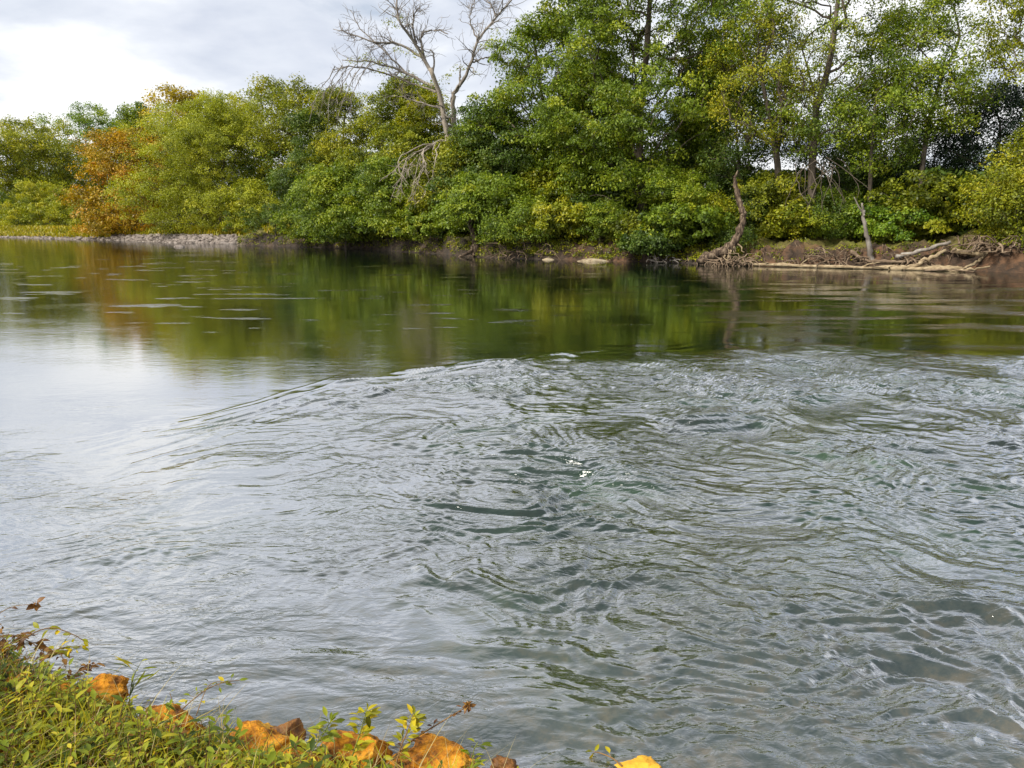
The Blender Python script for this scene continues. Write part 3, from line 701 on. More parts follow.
# leaning broken trunk with swollen foot
root = empty('broken_trunk', wp(705, 259, sY(712)))
tag(root, 'curved reddish broken trunk leaning up out of the bank left of the long log', 'dead trunk')
tb = Tubes(); rng = np.random.RandomState(9); o0 = wp(705, 259, sY(712)); y1 = sY(720) - .2
P = curve([wp(*p) - o0 for p in [(697, 262, y1), (712, 256, y1), (728, 249, y1), (738, 236, y1), (743, 218, y1 + .3), (740, 204, y1 + .6), (737, 192, y1 + .8), (734, 178, y1 + 1)]], 40)
R = np.interp(np.linspace(0, 1, 40), [0, .12, .3, .45, .7, .9, 1], [.26, .36, .34, .24, .20, .18, .07]); P[1:] += rng.normal(size=(39, 3)) * .03
R = R * (1 + .10 * rng.normal(size=40)); tb.path(P, R, 11, rough=.2, rng=rng)
obj('trunk', tb.mesh('trunk', snag_mat), root)
tb = Tubes()
for k in range(9):
    st = P[10 + rng.randint(0, 6)]; d = np.array([rng.uniform(-.6, 1), -rng.uniform(.1, .8), -1.0]); q = st + np.outer(np.linspace(0, 1, 6), d * rng.uniform(.6, 1.1)) + rng.normal(size=(6, 3)) * .07
    tb = Tubes(); tb.path(q, np.linspace(.10, .03, 6), 6); obj('root', tb.mesh('root', wood_tan), root)
tb = Tubes(); tb.path(curve([P[39], P[39] + [.12, 0, .25], P[39] + [.2, 0, .5]], 6), np.linspace(.10, .03, 6), 6); obj('broken_tip', tb.mesh('broken_tip', snag_mat), root)


tangle('root_clump', 'fan of pale brown roots in the water where the long log begins', 733, -1.5, 3.0, .85, 80, root_mat, 21, r=.045)
tangle('root_clump', 'small pale twig heap at the waterline left of leaning broken trunk', 664, -.2, 2.0, .75, 22, wood_grey, 22, r=.035)
tangle('root_clump', 'wide brown root mass in the water at the right edge', 1000, -1.0, 4.2, .8, 90, root_mat, 23, r=.055)
tangle('branch_pile', 'heap of dead branches against the bank below the upright snag', 838, .3, 3.8, 1.3, 46, wood_dark, 24, r=.05, cat='branches')
tangle('branch_pile', 'heap of dead branches under the propped driftwood pole', 915, .2, 3.6, .9, 44, wood_dark, 25, r=.055, cat='branches')
tangle('branch_pile', 'dead brush below the red bank left of branch heap', 800, .4, 2.4, .7, 22, wood_dark, 26, r=.04, cat='branches')
tangle('branch_pile', 'dead brush on the slope above the right root mass', 965, 1.1, 3.6, .8, 30, wood_dark, 27, r=.04, cat='branches')
tangle('branch_pile', 'dark dead brush along the bank between root trunk and flat rock', 525, .4, 5.0, 1.2, 40, wood_dark, 28, r=.035, cat='branches')
GL = 'driftwood logs at the right bank'
yq = sY(820) - 1.0
wood('driftwood_log', 'long pale log lying in the water right of the root fan', 'log',
     [([(742, -1.0, .16), (790, -1.1, .12), (850, -1.4, .10), (905, -1.5, .12), (945, -1.3, .16), (962, -1.0, .1)], .10, .17), ([(800, -1.15, .12), (804, -1.1, .4), (809, -1.0, .62)], .05, .02), ([(862, -1.4, .12), (870, -1.9, .35), (880, -2.2, .45)], .06, .02), ([(772, -1.1, .14), (765, -1.5, .3)], .05, .03)], wood_tan, 31, GL)
wood('driftwood_log', 'pale forked log rising right from the end of the long log', 'log',
     [([(890, -1.9, .02), (910, -1.8, .18), (930, -1.5, .75), (944, -1.1, 1.25)], .20, .10), ([(905, -1.85, .12), (935, -2.0, .12), (965, -2.2, .10), (990, -2.2, .35)], .14, .06)], wood_tan, 32, GL)
wood('driftwood_log', 'grey brown pole propped on the branch heap pointing up right', 'log',
     [([(895, .2, .75), (920, .3, 1.15), (948, .3, 1.75)], .15, .11)], wood_grey, 33, GL)
wood('driftwood_log', 'pale log running right into the root mass at the edge', 'log',
     [([(950, .3, 1.25), (985, -.4, .95), (1010, -.8, .75), (1045, -1.2, .55)], .17, .14), ([(985, -.4, .95), (975, -1.0, .5), (962, -1.5, .1)], .10, .06)], wood_tan, 34, GL)
wood('driftwood_log', 'short tan limb curving along the bank below the upright snag', 'log',
     [([(850, .7, 1.1), (862, .1, .55), (880, -.1, .42), (905, -.1, .45)], .13, .10)], wood_dark, 35, GL)
wood('driftwood_log', 'thin dark branch lying in front of the forked log', 'log',
     [([(925, -2.6, .05), (950, -2.7, .14), (975, -2.8, .06)], .06, .04)], wood_dark, 36, GL)
ys_ = sY(868, .9)
wood('snag', 'upright broken grey snag with peeled top standing on the bank', 'dead trunk',
     [([(872, 262, ys_), (868, 240, ys_), (864, 218, ys_), (862, 203, ys_)], .18, .08), ([(864, 215, ys_ - .1), (858, 205, ys_ - .1), (854, 197, ys_)], .06, .03)], wood_grey, 37)
yt = sY(470) + .15
wood('stump', 'tan trunk with flaring roots at the waterline under hanging foliage', 'trunk',
     [([(474, 256, yt), (476, 246, yt), (473, 232, yt + .1), (470, 214, yt + .3)], .30, .18), ([(474, 246, yt), (468, 253, yt - .3), (458, 258, yt - .7)], .20, .08), ([(476, 248, yt), (482, 254, yt - .3), (488, 259, yt - .6)], .16, .08),
      ([(474, 250, yt - .1), (473, 256, yt - .5), (470, 260, yt - .8)], .14, .07)], snag_mat, 38)
# bare grey twigs draped over the green bush
tb = Tubes(); rng = np.random.RandomState(44); yb = sY(820, 4.6); o0 = wp(816, 172, yb)
for k in range(16):
    p = np.array([rng.uniform(-1.5, 1.5), rng.normal() * .5, rng.uniform(.0, 1.0)]); d = np.array([rng.uniform(-.6, 1.0), -.2, -.3]); q = [p]
    for s_ in range(8): d = d + rng.normal(size=3) * .25; d[2] -= .2; d /= np.linalg.norm(d); q.append(q[-1] + d * .5)
    tb.path(q, np.linspace(.035, .012, 9), 5, cap=False)
tag(obj('dead_limb', tb.mesh('dead_limb', bark), loc=tuple(map(float, o0))), 'bare grey drooping limb hanging over the bush left of the snag', 'branch')
# hanging exposed roots along the undercut
def exposed_roots():
    rng = np.random.RandomState(8); tb = Tubes()
    for k in range(340):
        px = rng.uniform(240, 1040); X, Y = shore_at(px, rng.uniform(.3, 1.6)); z = float(far_h(X, Y)) + rng.uniform(-.1, .25)
        d = np.array([rng.normal() * .5, -.7, -.6]); q = [np.array([X, Y, z])]; L = rng.uniform(.4, 1.5)
        for s_ in range(6):
            d = d + rng.normal(size=3) * .35; d[2] -= .15; d /= np.linalg.norm(d); q.append(q[-1] + d * L / 6)
        tb.path(q, np.linspace(rng.uniform(.015, .045), .01, 7), 4, cap=False)
    tag(obj('exposed_roots', tb.mesh('exposed_roots', wood_dark)), 'thin exposed roots and twigs hanging from the eroded bank', 'roots', kind='stuff')
exposed_roots()

# ------------------------------------------------------------------ rocks
def rock_mesh(name, rx, ry, rz, mat, seed, sub=5, rough=.20, facets=11):
    import bmesh
    rng = np.random.RandomState(seed)
    bm = bmesh.new(); bmesh.ops.create_icosphere(bm, subdivisions=sub, radius=1)
    V = np.array([v.co[:] for v in bm.verts])
    # cut by random planes for broken faces
    for k in range(facets):
        n = rng.normal(size=3); n[2] = abs(n[2]) * .8; n /= np.linalg.norm(n); d = rng.uniform(.55, .85)
        s = V @ n; V = V - np.outer(np.maximum(s - d, 0) * .92, n)
    nz = fbm(V[:, 0] * 1.7 + seed, V[:, 1] * 1.7 + V[:, 2] * 1.3, 4, seed % 7)
    nz2 = fbm(V[:, 2] * 6 + seed, V[:, 1] * 6 + V[:, 0] * 5, 3, seed % 5)
    nz3 = fbm(V[:, 0] * 14 + V[:, 2] * 5, V[:, 1] * 14 + seed + V[:, 2] * 9, 3, 3); V = V * (1 + rough * nz + .06 * nz2 + .02 * nz3)[:, None] * np.array([rx, ry, rz])
    for v, c in zip(bm.verts, V): v.co = c
    me = bpy.data.meshes.new(name); bm.to_mesh(me); bm.free()
    me.polygons.foreach_set('use_smooth', np.ones(len(me.polygons), bool)); me.materials.append(mat)
    return me
orange = noise_mat('orange_clay_rock', [(.36, (.05, .024, .010)), (.45, (.30, .11, .010)), (.55, (.62, .25, .012)), (.68, (.74, .42, .06))], 7, detail=12, rough=.85, bump=.9, bscale=30, dist=.03)
yellow_st = noise_mat('yellow_rock', [(.3, (.45, .20, .02)), (.5, (.70, .38, .03)), (.75, (.78, .52, .10))], 5, rough=.7, bump=.6, bscale=22, dist=.02)
brownst = noise_mat('brown_wet_rock', [(.35, (.04, .022, .012)), (.5, (.20, .085, .02)), (.7, (.50, .22, .03))], 6, rough=.6, bump=.6, bscale=20, dist=.02)
pale_st = noise_mat('pale_flat_rock', [(.35, (.14, .10, .06)), (.5, (.34, .27, .17)), (.7, (.46, .39, .27))], 1.5, rough=.8, bump=.5)
grey_st = noise_mat('gravel_bar_rock', [(.35, (.07, .055, .045)), (.5, (.20, .165, .14)), (.7, (.38, .33, .29))], 1.5, rough=.8, bump=.5)

def near_rock(px, py, z, wpx, hpx, mat, label, seed, depth=.8, rz=0):
    p = gp(px, py, z); dist = np.linalg.norm(p - np.array([0, 0, CH])); s = dist / F
    o = obj('rock', rock_mesh('rock', wpx * s * .55, wpx * s * .55 * depth, hpx * s * .58, mat, seed), loc=(p[0], p[1], p[2] - hpx * s * .16))
    o.rotation_euler = (0, 0, rz)
    tag(o, label, 'rock', 'orange rocks along the near bank'); return o
near_rock(252, 742, .17, 84, 46, orange, 'largest orange rock with a dark shaded right end', 1, .7, .1)
near_rock(278, 738, .10, 44, 40, brownst, 'dark rust rock against the right end of the largest orange rock', 2, .8, .5)
near_rock(98, 690, .18, 44, 24, orange, 'pointed orange rock at the top of the weeds', 3)
near_rock(20, 690, .30, 36, 34, orange, 'orange rock nearest the left edge in the weeds', 4)
near_rock(66, 696, .22, 40, 26, orange, 'orange rock between the left edge rock and the pointed rock', 5)
near_rock(160, 720, .16, 48, 26, orange, 'orange rock half hidden by weeds left of the largest rock', 6)
near_rock(186, 728, .14, 36, 26, orange, 'small orange rock touching the left side of the largest rock', 7)
near_rock(355, 748, .10, 66, 36, orange, 'orange rock behind the flowering weed in the middle', 8)
near_rock(436, 757, .08, 76, 38, orange, 'rounded orange rock at the foot of the flowering weed', 9, .8)
near_rock(507, 765, .03, 28, 22, brownst, 'small brown wet rock in the water right of the rounded orange rock', 10)
near_rock(640, 766, .02, 52, 14, yellow_st, 'flat yellow rock barely above the water at the bottom edge', 12, .6)
near_rock(300, 762, .16, 60, 34, orange, 'low orange rock at the bottom edge under the weeds', 13)

def far_rock(px, py, Y, w, h, mat, label, seed, dpt=.6, z=None):
    p = wp(px, py, Y); s = Y / F
    o = obj('rock', rock_mesh('rock', w * s * .5, w * s * .5 * dpt, h * s, mat, seed, 3), loc=(p[0], p[1], .0 if z is None else z)); tag(o, label, 'rock'); return o
far_rock(592, 260, sY(592) - .5, 44, 3, pale_st, 'flat pale slab rock at the waterline below the red soil scar', 41)
far_rock(548, 259, sY(548) - .3, 14, 3, pale_st, 'small pale rock at the waterline left of the flat slab', 42)
far_rock(180, 247, gp(180, 247.0)[1], 14, 3, grey_st, 'lone grey rock in the water off the gravel bar', 43)
lab_g = ['pale stone at the left end of the gravel bar', 'low dark stone on the gravel bar below the rounded bush', 'broad flat stone on the gravel bar below the orange tree',
         'rounded stone at the water edge in the middle of the gravel bar', 'grey stone on the gravel bar below the drooping tree', 'dark stone at the right end of the gravel bar']
for i, (px, py, w, h) in enumerate([(15, 237, 22, 3), (50, 238, 18, 4), (92, 239, 24, 3), (140, 241, 16, 4), (190, 243, 20, 4), (222, 244, 16, 4)]):
    far_rock(px, py, gp(px, py)[1] + .4, w, h, grey_st, lab_g[i], 50 + i, z=.05)
def gravel():
    rng = np.random.RandomState(12); V = []; Q = []
    import itertools
    cube = np.array([(-1, -1, -1), (1, -1, -1), (1, 1, -1), (-1, 1, -1), (-.7, -.7, 1), (.7, -.7, 1), (.7, .7, 1), (-.7, .7, 1)], float)
    fq = np.array([(0, 1, 2, 3), (4, 7, 6, 5), (0, 4, 5, 1), (1, 5, 6, 2), (2, 6, 7, 3), (3, 7, 4, 0)])
    n = 0
    for k in range(4200):
        px = rng.uniform(-20, 240); X, Y = shore_at(px, rng.uniform(-.6, 3.6) ** 1.0 if rng.rand() < .9 else 4.5)
        z = float(far_h(X, Y)); s = .10 + .28 * rng.rand() ** 3
        c = (cube + rng.normal(size=(8, 3)) * .2) * s * np.array([1.3, 1, .6]); a = rng.rand() * 6; ca, sa = math.cos(a), math.sin(a)
        c = np.stack([c[:, 0] * ca - c[:, 1] * sa, c[:, 0] * sa + c[:, 1] * ca, c[:, 2]], 1) + [X, Y, z]
        V.append(c); Q.append(fq + n); n += 8
    tag(obj('gravel', mk_mesh('gravel', np.concatenate(V), np.concatenate(Q), grey_st)), 'loose grey and tan gravel of the bar at the left', 'gravel', kind='stuff')
gravel()

# ------------------------------------------------------------------ grass on the far left point + litter plants on bank
def blades(P, Hh, Wd, rng, bend=.5, seg=3, lean_dir=None):
    """curved tapering blades at P"""
    m = len(P); a = rng.rand(m) * 2 * np.pi; dirv = np.stack([np.cos(a), np.sin(a), np.zeros(m)], 1)
    side = np.stack([-np.sin(a), np.cos(a), np.zeros(m)], 1)
    rows = []
    for k in range(seg + 1):
        f = k / seg
        c = P + dirv * (bend * Hh * f * f)[:, None] + np.array([0, 0, 1.0]) * (Hh * (f - .35 * bend.clip(0, 1.5) * f * f))[:, None] if hasattr(bend, 'clip') else P
        w = (Wd * (1 - f) ** .7 * .5 + Wd * .02)[:, None]
        rows.append(np.stack([c - side * w, c + side * w], 1))
    V = np.stack(rows, 1).reshape(m, -1, 3)   # (m, seg+1, 2,3)->
    nv = (seg + 1) * 2
    q = np.array([(2 * k, 2 * k + 1, 2 * k + 3, 2 * k + 2) for k in range(seg)])
    Q = (q[None] + (np.arange(m) * nv)[:, None, None]).reshape(-1, 4)
    return V.reshape(-1, 3), Q, nv

grass_far = leaf_mat('point_grass_yellow', (.12, .12, .01), (.36, .34, .02), (.46, .28, .03))
def far_grass():
    rng = np.random.RandomState(14); P = []
    for k in range(16000):
        px = rng.uniform(-60, 300) if k % 3 else rng.uniform(-60, 110)
        X = wp(px, 222, 130)[0]; d = rng.uniform(1.7 if px < 110 else 4.2, 15)
        for _ in range(3): Y = float(shoreY(X)) + d; X = wp(px, 230, Y)[0]
        P.append((X, Y, 0))
    P = np.array(P); P[:, 2] = far_h(P[:, 0], P[:, 1]) - .03
    Hh = rng.uniform(.4, 1.1, len(P)); V, Q, nv = blades(P, Hh, Hh * .3, rng, bend=rng.uniform(.2, .9, len(P)), seg=2)
    ti = np.repeat(np.clip(.45 + .25 * rng.normal(size=len(P)) + .3 * pn(P[:, 0] * .2, P[:, 1] * .2, 2), 0, 1), nv)
    tag(obj('grass', mk_mesh('grass', V, Q, grass_far, False, {'tint': ti})), 'yellow green grass on the low point behind the gravel bar', 'grass', kind='stuff')
far_grass()
def bank_plants():
    rng = np.random.RandomState(15); C = []
    for k in range(1400):
        px = rng.uniform(240, 760) if k % 5 else rng.uniform(240, 1060); X, Y = shore_at(px, rng.uniform(.5, 8) if k % 2 else rng.uniform(.6, 2.2)); C.append((X, Y, float(far_h(X, Y)) + .15))
    C = np.array(C); S = rng.uniform(.25, .7, len(C))
    V, Q, ti = leaves(C, S, rng, 26, .16, np.clip(.45 + .3 * rng.normal(size=len(C)), 0, 1), droop=.3)
    tag(obj('ground_cover', mk_mesh('ground_cover', V, Q, G_olive, False, {'tint': ti})), 'low green and brown ground plants scattered over the far bank', 'ground cover', kind='stuff')
bank_plants()

# ------------------------------------------------------------------ near bank weeds
weed_y = leaf_mat('weed_yellow_green', (.09, .09, .006), (.36, .36, .010), (.72, .52, .02), trans=.4)
weed_g = leaf_mat('weed_green', (.05, .08, .006), (.22, .27, .010), (.58, .48, .03), trans=.4)
weed_b = leaf_mat('weed_rust', (.07, .03, .012), (.20, .09, .02), (.40, .22, .04), trans=.3)
straw = leaf_mat('dry_straw', (.14, .09, .03), (.34, .27, .10), (.52, .44, .18), trans=.2)
stem_m = noise_mat('weed_stem', [(.3, (.10, .05, .02)), (.6, (.24, .14, .05))], 10, bump=.2, dist=.005)
stem_g = noise_mat('weed_stem_green', [(.3, (.08, .10, .02)), (.6, (.20, .22, .04))], 10, bump=.2, dist=.005)

def leafshape(P, D, Nn, L, W):
    """lance leaves with a midrib fold and bend : 8 verts each (4 rows x 2) + mid -> use 3 columns"""
    m = len(P); B_ = np.cross(Nn, D); rows = []
    for f, w in ((0, .08), (.3, .85), (.6, .9), (.85, .45), (1, .03)):
        c = P + D * (L * f)[:, None] - Nn * (L * .28 * f * f)[:, None]
        ww = (W * w * .5)[:, None]
        rows.append(np.stack([c - B_ * ww + Nn * ww * .35, c, c + B_ * ww + Nn * ww * .35], 1))
    V = np.stack(rows, 1).reshape(m, -1, 3); nv = 15
    q = []
    for r in range(4):
        for c in range(2): q.append((r * 3 + c, r * 3 + c + 1, r * 3 + c + 4, r * 3 + c + 3))
    q = np.array(q); Q = (q[None] + (np.arange(m) * nv)[:, None, None]).reshape(-1, 4)
    return V.reshape(-1, 3), Q, nv

def near_points(n, rng, x0=-5.2, x1=.1, dmax=2.2, dmin=.0):
    X = rng.uniform(x0, x1, n); d = dmin + (dmax - dmin) * rng.rand(n) ** 1.1; Y = nearY(X) - d
    return np.stack([X, Y, near_h(X, Y)], 1)

def ground_weeds():
    rng = np.random.RandomState(31)
    # grass blades
    P = near_points(9000, rng); Hh = rng.uniform(.10, .34, len(P)) * np.clip(.5 + (nearY(P[:, 0]) - P[:, 1]) * 1.1, 0, 1) * (.7 + .5 * np.clip(.5 + pn(P[:, 0] * 1.5, P[:, 1] * 1.5, 4), 0, 1))
    V, Q, nv = blades(P, Hh, rng.uniform(.005, .014, len(P)), rng, bend=rng.uniform(.2, 1.3, len(P)), seg=4)
    ti = np.repeat(np.clip(.5 + .25 * rng.normal(size=len(P)) + .3 * pn(P[:, 0] * .9, P[:, 1] * .9, 2), 0, 1), nv)
    tag(obj('grass', mk_mesh('grass', V, Q, weed_y, False, {'tint': ti})), 'yellow green grass blades on the near bank', 'grass', kind='stuff')
    P = near_points(1500, rng, dmin=.05); Hh = rng.uniform(.18, .42, len(P))
    V, Q, nv = blades(P, Hh, rng.uniform(.003, .008, len(P)), rng, bend=rng.uniform(.5, 1.6, len(P)), seg=5)
    tag(obj('dry_grass', mk_mesh('dry_grass', V, Q, straw, False, {'tint': np.repeat(rng.rand(len(P)), nv)})), 'straw coloured dry grass among the near weeds', 'grass', kind='stuff')
    # small broad leaves in whorls on short stems
    S = near_points(3800, rng, dmin=.02); hs = rng.uniform(.06, .32, len(S)) * np.clip(.5 + (nearY(S[:, 0]) - S[:, 1]) * 1.1, 0, 1); k = 9
    idx = np.repeat(np.arange(len(S)), k); m = len(idx); f = np.tile(np.linspace(.25, 1, k), len(S))
    a = rng.rand(m) * 6.283; el = rng.uniform(-.1, .9, m)
    leanv = rng.normal(size=(len(S), 2)) * .25
    P = S[idx] + np.stack([leanv[idx, 0] * hs[idx] * f, leanv[idx, 1] * hs[idx] * f, hs[idx] * f], 1)
    D = np.stack([np.cos(a) * np.cos(el), np.sin(a) * np.cos(el), np.sin(el)], 1)
    Nn = np.stack([-np.cos(a) * np.sin(el), -np.sin(a) * np.sin(el), np.cos(el)], 1) + rng.normal(size=(m, 3)) * .2
    Nn -= D * np.sum(Nn * D, 1)[:, None]; Nn /= np.linalg.norm(Nn, axis=1)[:, None]
    L = (.020 + .085 * rng.rand(m) ** 1.7) * (1.15 - .4 * f); V, Q, nv = leafshape(P, D, Nn, L, L * rng.uniform(.28, .5, m))
    tp = .42 + .2 * rng.normal(size=len(S)) + .35 * pn(S[:, 0] * 1.1, S[:, 1] * 1.1, 5)
    ti = np.repeat(np.clip(tp[idx] + .2 * rng.normal(size=m), 0, 1), nv)
    tag(obj('ground_cover', mk_mesh('ground_cover', V, Q, weed_g, False, {'tint': ti})), 'low broad leaved weeds matting the near bank', 'ground cover', kind='stuff')
    tb = Tubes(); tops = S + np.stack([leanv[:, 0] * hs, leanv[:, 1] * hs, hs], 1)
    tb.cones(S, tops, np.full(len(S), .003), np.full(len(S), .0015), 4)
    tag(obj('dry_stems', tb.mesh('dry_stems', stem_m)), 'thin brown stems among the near weeds', 'stems', kind='stuff')
    # rust coloured dead leaves
    P = near_points(6500, rng, x0=-5.2, x1=0.0, dmax=1.8); m = len(P); P[:, 2] += rng.uniform(.02, .24, m) * np.clip(.3 + (nearY(P[:, 0]) - P[:, 1]) * .9, 0, 1)
    Pb = near_points(2400, rng, x0=-4.6, x1=-2.85, dmax=.9); Pb[:, 2] += rng.uniform(.0, .50, len(Pb)) * (.3 + .7 * sstep(-2.85, -3.5, Pb[:, 0])); P = np.concatenate([P, Pb]); m = len(P)
    D = rng.normal(size=(m, 3)); D /= np.linalg.norm(D, axis=1)[:, None]; Nn = rng.normal(size=(m, 3)); Nn -= D * np.sum(Nn * D, 1)[:, None]; Nn /= np.linalg.norm(Nn, axis=1)[:, None]
    L = rng.uniform(.015, .04, m); V, Q, nv = leafshape(P, D, Nn, L, L * .5)
    tag(obj('dead_leaves', mk_mesh('dead_leaves', V, Q, weed_b, False, {'tint': np.repeat(rng.rand(m), nv)})), 'rust brown withered leaves among the near weeds', 'leaves', kind='stuff')
ground_weeds()

def sprig(name, label, path, r, leafL, nleaves, lmat, smat, seed, aspect=.45, group=None, side=None, tuft=0, blade=False):
    """a single plant: stem path given as (px,py,Y) points, leaves along it"""
    rng = np.random.RandomState(seed); W_ = [wp(*p) for p in path]; o0 = W_[0]
    P = curve([w - o0 for w in W_], 24); root = empty(name, o0); tag(root, label, 'plant', group)
    tb = Tubes(); tb.path(P, np.linspace(r, r * .45, 24), 6)
    LP = []; LD = []
    for k in range(nleaves):
        f = .2 + .8 * (k + rng.rand() * .6) / nleaves; i = min(22, int(f * 23)); t = P[i + 1] - P[i]; t /= np.linalg.norm(t)
        a = rng.rand() * 6.28; d = np.array([math.cos(a), math.sin(a) * .7, rng.uniform(-.5, .5)]) + t * .5; d /= np.linalg.norm(d)
        pt = rng.uniform(.3, 1.0) * leafL * .6
        tb.path([P[i], P[i] + d * pt], [r * .4, r * .25], 4, cap=False)
        LP.append(P[i] + d * pt); LD.append(d)
    for k in range(tuft):
        d = rng.normal(size=3); d /= np.linalg.norm(d); LP.append(P[-1] + d * leafL * .15); LD.append(d)
    LP = np.array(LP); LD = np.array(LD); m = len(LP)
    Nn = np.array([0, -.3, 1.0]) + rng.normal(size=(m, 3)) * .45; Nn -= LD * np.sum(Nn * LD, 1)[:, None]; Nn /= np.linalg.norm(Nn, axis=1)[:, None]
    L = leafL * rng.uniform(.6, 1.2, m); V, Q, nv = leafshape(LP, LD, Nn, L, L * aspect)
    obj('stem', tb.mesh('stem', smat), root)
    obj('foliage', mk_mesh('foliage', V, Q, lmat, False, {'tint': np.repeat(np.clip(rng.normal(size=m) * .25 + .5, 0, 1), nv)}), root)
    return root
GW = 'single weeds standing out of the near bank'
GWB = GW
sprig('bramble', 'thin bare stem bending right with one curled brown leaf against the water', [(-14, 640, 4.9), (-5, 618, 5.0), (12, 607, 5.0), (36, 604, 5.0)], .004, .06, 2, weed_b, stem_m, 1, .7, GW, tuft=7)
sprig('bramble', 'rust bramble stem with hanging olive leaves at the upper left of the weeds', [(0, 668, 4.6), (20, 642, 4.7), (48, 628, 4.75), (72, 634, 4.75), (88, 644, 4.75)], .005, .07, 14, weed_y, stem_m, 2, .5, GW)
sprig('bramble', 'dense rust leaved bramble rising at the left edge of the weeds', [(10, 690, 4.4), (4, 660, 4.5), (14, 640, 4.6), (38, 634, 4.6)], .005, .055, 22, weed_b, stem_m, 3, .5, GW)
sprig('bramble', 'rust and olive bramble arching toward the pointed orange rock', [(30, 700, 4.3), (40, 664, 4.45), (58, 652, 4.5), (66, 668, 4.4)], .005, .055, 20, weed_b, stem_m, 4, .5, GW)
sprig('bramble', 'thick rust and yellow bramble cascading at the far left edge above the rocks', [(-20, 700, 4.3), (-12, 660, 4.45), (2, 636, 4.6), (26, 640, 4.65), (44, 652, 4.6)], .006, .07, 40, weed_b, stem_m, 21, .5, GW)
sprig('bramble', 'olive bramble spray with small leaves between left edge and pointed rock', [(20, 700, 4.25), (34, 672, 4.4), (56, 650, 4.5), (84, 646, 4.55)], .005, .055, 34, weed_y, stem_m, 22, .5, GW)
sprig('bramble', 'low dark rust bramble beside the pointed orange rock', [(60, 705, 4.2), (70, 680, 4.35), (84, 668, 4.45), (98, 664, 4.5)], .005, .05, 30, weed_b, stem_m, 23, .5, GW)
sprig('weed', 'grassy green sprig above and right of the pointed orange rock', [(128, 718, 4.1), (130, 694, 4.2), (134, 676, 4.2), (140, 664, 4.2)], .004, .11, 16, weed_g, stem_g, 5, .14, GW)
sprig('weed', 'green leafy shoot reaching right over the water above the largest rock', [(168, 722, 4.0), (188, 704, 4.1), (206, 690, 4.2), (222, 683, 4.25), (240, 680, 4.3)], .004, .06, 16, weed_g, stem_m, 6, .4, GW)
sprig('weed', 'thin reddish shoot with two yellow leaves over the water above the weeds', [(196, 716, 4.0), (206, 690, 4.15), (216, 682, 4.2), (236, 684, 4.2)], .003, .05, 5, weed_y, stem_m, 7, .5, GW)
sprig('weed', 'brown seed headed weed leaning right over the rounded orange rock', [(384, 768, 3.55), (410, 742, 3.6), (438, 724, 3.65), (468, 706, 3.7)], .006, .035, 18, weed_b, stem_m, 8, .5, GW, tuft=26)
sprig('weed', 'bushy yellow green weed left of the seed headed weed', [(345, 775, 3.5), (355, 748, 3.5), (362, 726, 3.55), (366, 712, 3.55)], .005, .07, 34, weed_y, stem_g, 9, .4, GW, tuft=6)
sprig('weed', 'bushy green weed at the right end of the largest orange rock', [(300, 780, 3.45), (312, 752, 3.5), (322, 736, 3.55), (330, 722, 3.6)], .005, .07, 34, weed_g, stem_g, 10, .4, GW, tuft=6)
sprig('weed', 'olive weed with brown tips between bushy weed and seed headed weed', [(392, 778, 3.45), (400, 750, 3.5), (408, 730, 3.55), (414, 716, 3.6)], .005, .06, 34, weed_y, stem_m, 11, .4, GW, tuft=8)
sprig('weed', 'small fresh green shoot in the gap beside the rounded orange rock', [(470, 785, 3.35), (472, 765, 3.4), (474, 750, 3.45), (478, 742, 3.5)], .004, .06, 12, weed_g, stem_g, 12, .35, GW)
sprig('twig', 'thin dark twig with one yellow leaf beside the flat yellow rock', [(622, 766, 3.6), (612, 758, 3.65), (600, 753, 3.7), (594, 752, 3.7)], .005, .05, 2, weed_y, stem_m, 13, .5, GW, tuft=2)
sprig('weed', 'leafy weed on the bank below the pointed orange rock', [(80, 752, 3.9), (86, 728, 4.0), (92, 712, 4.05)], .005, .08, 30, weed_y, stem_g, 14, .4, GW, tuft=6)
sprig('weed', 'tall green weed with long blades at the bottom left corner', [(24, 775, 3.7), (30, 745, 3.8), (28, 722, 3.9)], .005, .13, 26, weed_g, stem_g, 15, .16, GW)
sprig('weed', 'broad leaved weed in front of the hidden orange rock', [(190, 785, 3.6), (196, 762, 3.65), (200, 746, 3.7)], .005, .08, 30, weed_g, stem_g, 16, .42, GW, tuft=5)
sprig('weed', 'pale yellow weed low at the bottom edge left of the largest rock', [(140, 785, 3.6), (138, 760, 3.7), (142, 742, 3.8)], .005, .08, 28, weed_y, stem_g, 17, .3, GW, tuft=5)

# ------------------------------------------------------------------ sky
SUN_EL, SUN_AZ = math.radians(42), math.radians(236)    # azimuth clockwise from +Y : behind and left of the camera
w = bpy.data.worlds.new('World'); scene.world = w; w.use_nodes = True
nt = w.node_tree; nt.nodes.clear(); L = nt.links.new
out = nt.nodes.new('ShaderNodeOutputWorld'); bg = N(nt, 'Background', Strength=.10)
sky = N(nt, 'TexSky', sky_type='NISHITA'); sky.sun_disc = False; sky.sun_elevation = SUN_EL; sky.sun_rotation = SUN_AZ
sky.air_density = 1; sky.dust_density = 2.5
tc = N(nt, 'TexCoord'); sx = N(nt, 'SeparateXYZ'); L(tc.outputs['Generated'], sx.inputs[0])
za = N(nt, 'Math', operation='MAXIMUM'); za.inputs[1].default_value = 0.0; L(sx.outputs['Z'], za.inputs[0])
zb = N(nt, 'Math', operation='ADD'); zb.inputs[1].default_value = .22; L(za.outputs[0], zb.inputs[0])
dx_ = N(nt, 'Math', operation='DIVIDE'); L(sx.outputs['X'], dx_.inputs[0]); L(zb.outputs[0], dx_.inputs[1])
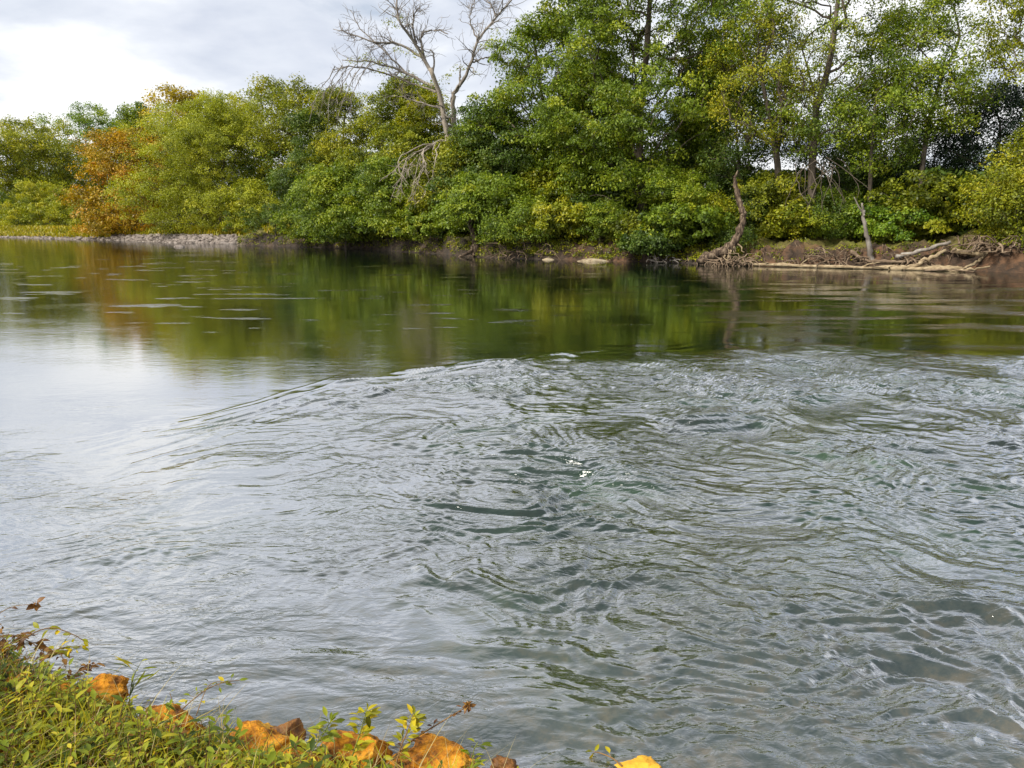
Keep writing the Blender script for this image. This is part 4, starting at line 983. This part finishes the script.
dy_ = N(nt, 'Math', operation='DIVIDE'); L(sx.outputs['Y'], dy_.inputs[0]); L(zb.outputs[0], dy_.inputs[1])
cb_ = N(nt, 'CombineXYZ'); L(dx_.outputs[0], cb_.inputs[0]); L(dy_.outputs[0], cb_.inputs[1])
n1 = N(nt, 'TexNoise', Scale=1.15, Detail=9, Roughness=.55, Distortion=.25); L(cb_.outputs[0], n1.inputs['Vector'])
mp = N(nt, 'Mapping'); mp.inputs['Location'].default_value = (3.7, 1.9, 5.1); L(cb_.outputs[0], mp.inputs['Vector'])
n2 = N(nt, 'TexNoise', Scale=1.7, Detail=9, Roughness=.52, Distortion=.2); L(mp.outputs[0], n2.inputs['Vector'])
ccol = ramp(nt, n2.outputs['Fac'], [(.32, (4.6, 5.0, 5.9)), (.46, (6.2, 6.5, 7.1)), (.54, (7.7, 7.85, 8.1)), (.64, (8.6, 8.6, 8.6))])
cov = ramp(nt, n1.outputs['Fac'], [(.30, (0, 0, 0)), (.46, (.9, .9, .9)), (.6, (1, 1, 1))])
mx = N(nt, 'MixRGB'); L(cov, mx.inputs[0]); L(sky.outputs[0], mx.inputs[1]); L(ccol, mx.inputs[2])
L(mx.outputs[0], bg.inputs['Color']); L(bg.outputs[0], out.inputs['Surface'])

sun = bpy.data.lights.new('sun', 'SUN'); sun.energy = 3.9; sun.angle = math.radians(12); sun.color = (1, .95, .86)
so = bpy.data.objects.new('sun', sun); col.objects.link(so)
d = Vector((math.sin(SUN_AZ) * math.cos(SUN_EL), math.cos(SUN_AZ) * math.cos(SUN_EL), math.sin(SUN_EL)))
so.rotation_euler = d.to_track_quat('Z', 'Y').to_euler(); so.location = (0, 0, 60)

# ------------------------------------------------------------------ camera
cam = bpy.data.cameras.new('camera'); co = bpy.data.objects.new('camera', cam); col.objects.link(co)
cam.sensor_width = 36; cam.lens = F / 1024 * 36; cam.clip_end = 3000; cam.clip_start = .05
co.location = (0, 0, CH); co.rotation_euler = (math.radians(90) - TH, 0, 0)
scene.camera = co
scene.view_settings.view_transform = 'Standard'; scene.view_settings.look = 'None'; scene.view_settings.exposure = .50; scene.view_settings.gamma = 1
scene.cycles.max_bounces = 6; scene.cycles.diffuse_bounces = 3; scene.cycles.transmission_bounces = 4; scene.cycles.glossy_bounces = 3
scene.cycles.caustics_reflective = False; scene.cycles.caustics_refractive = False; scene.cycles.sample_clamp_indirect = 6
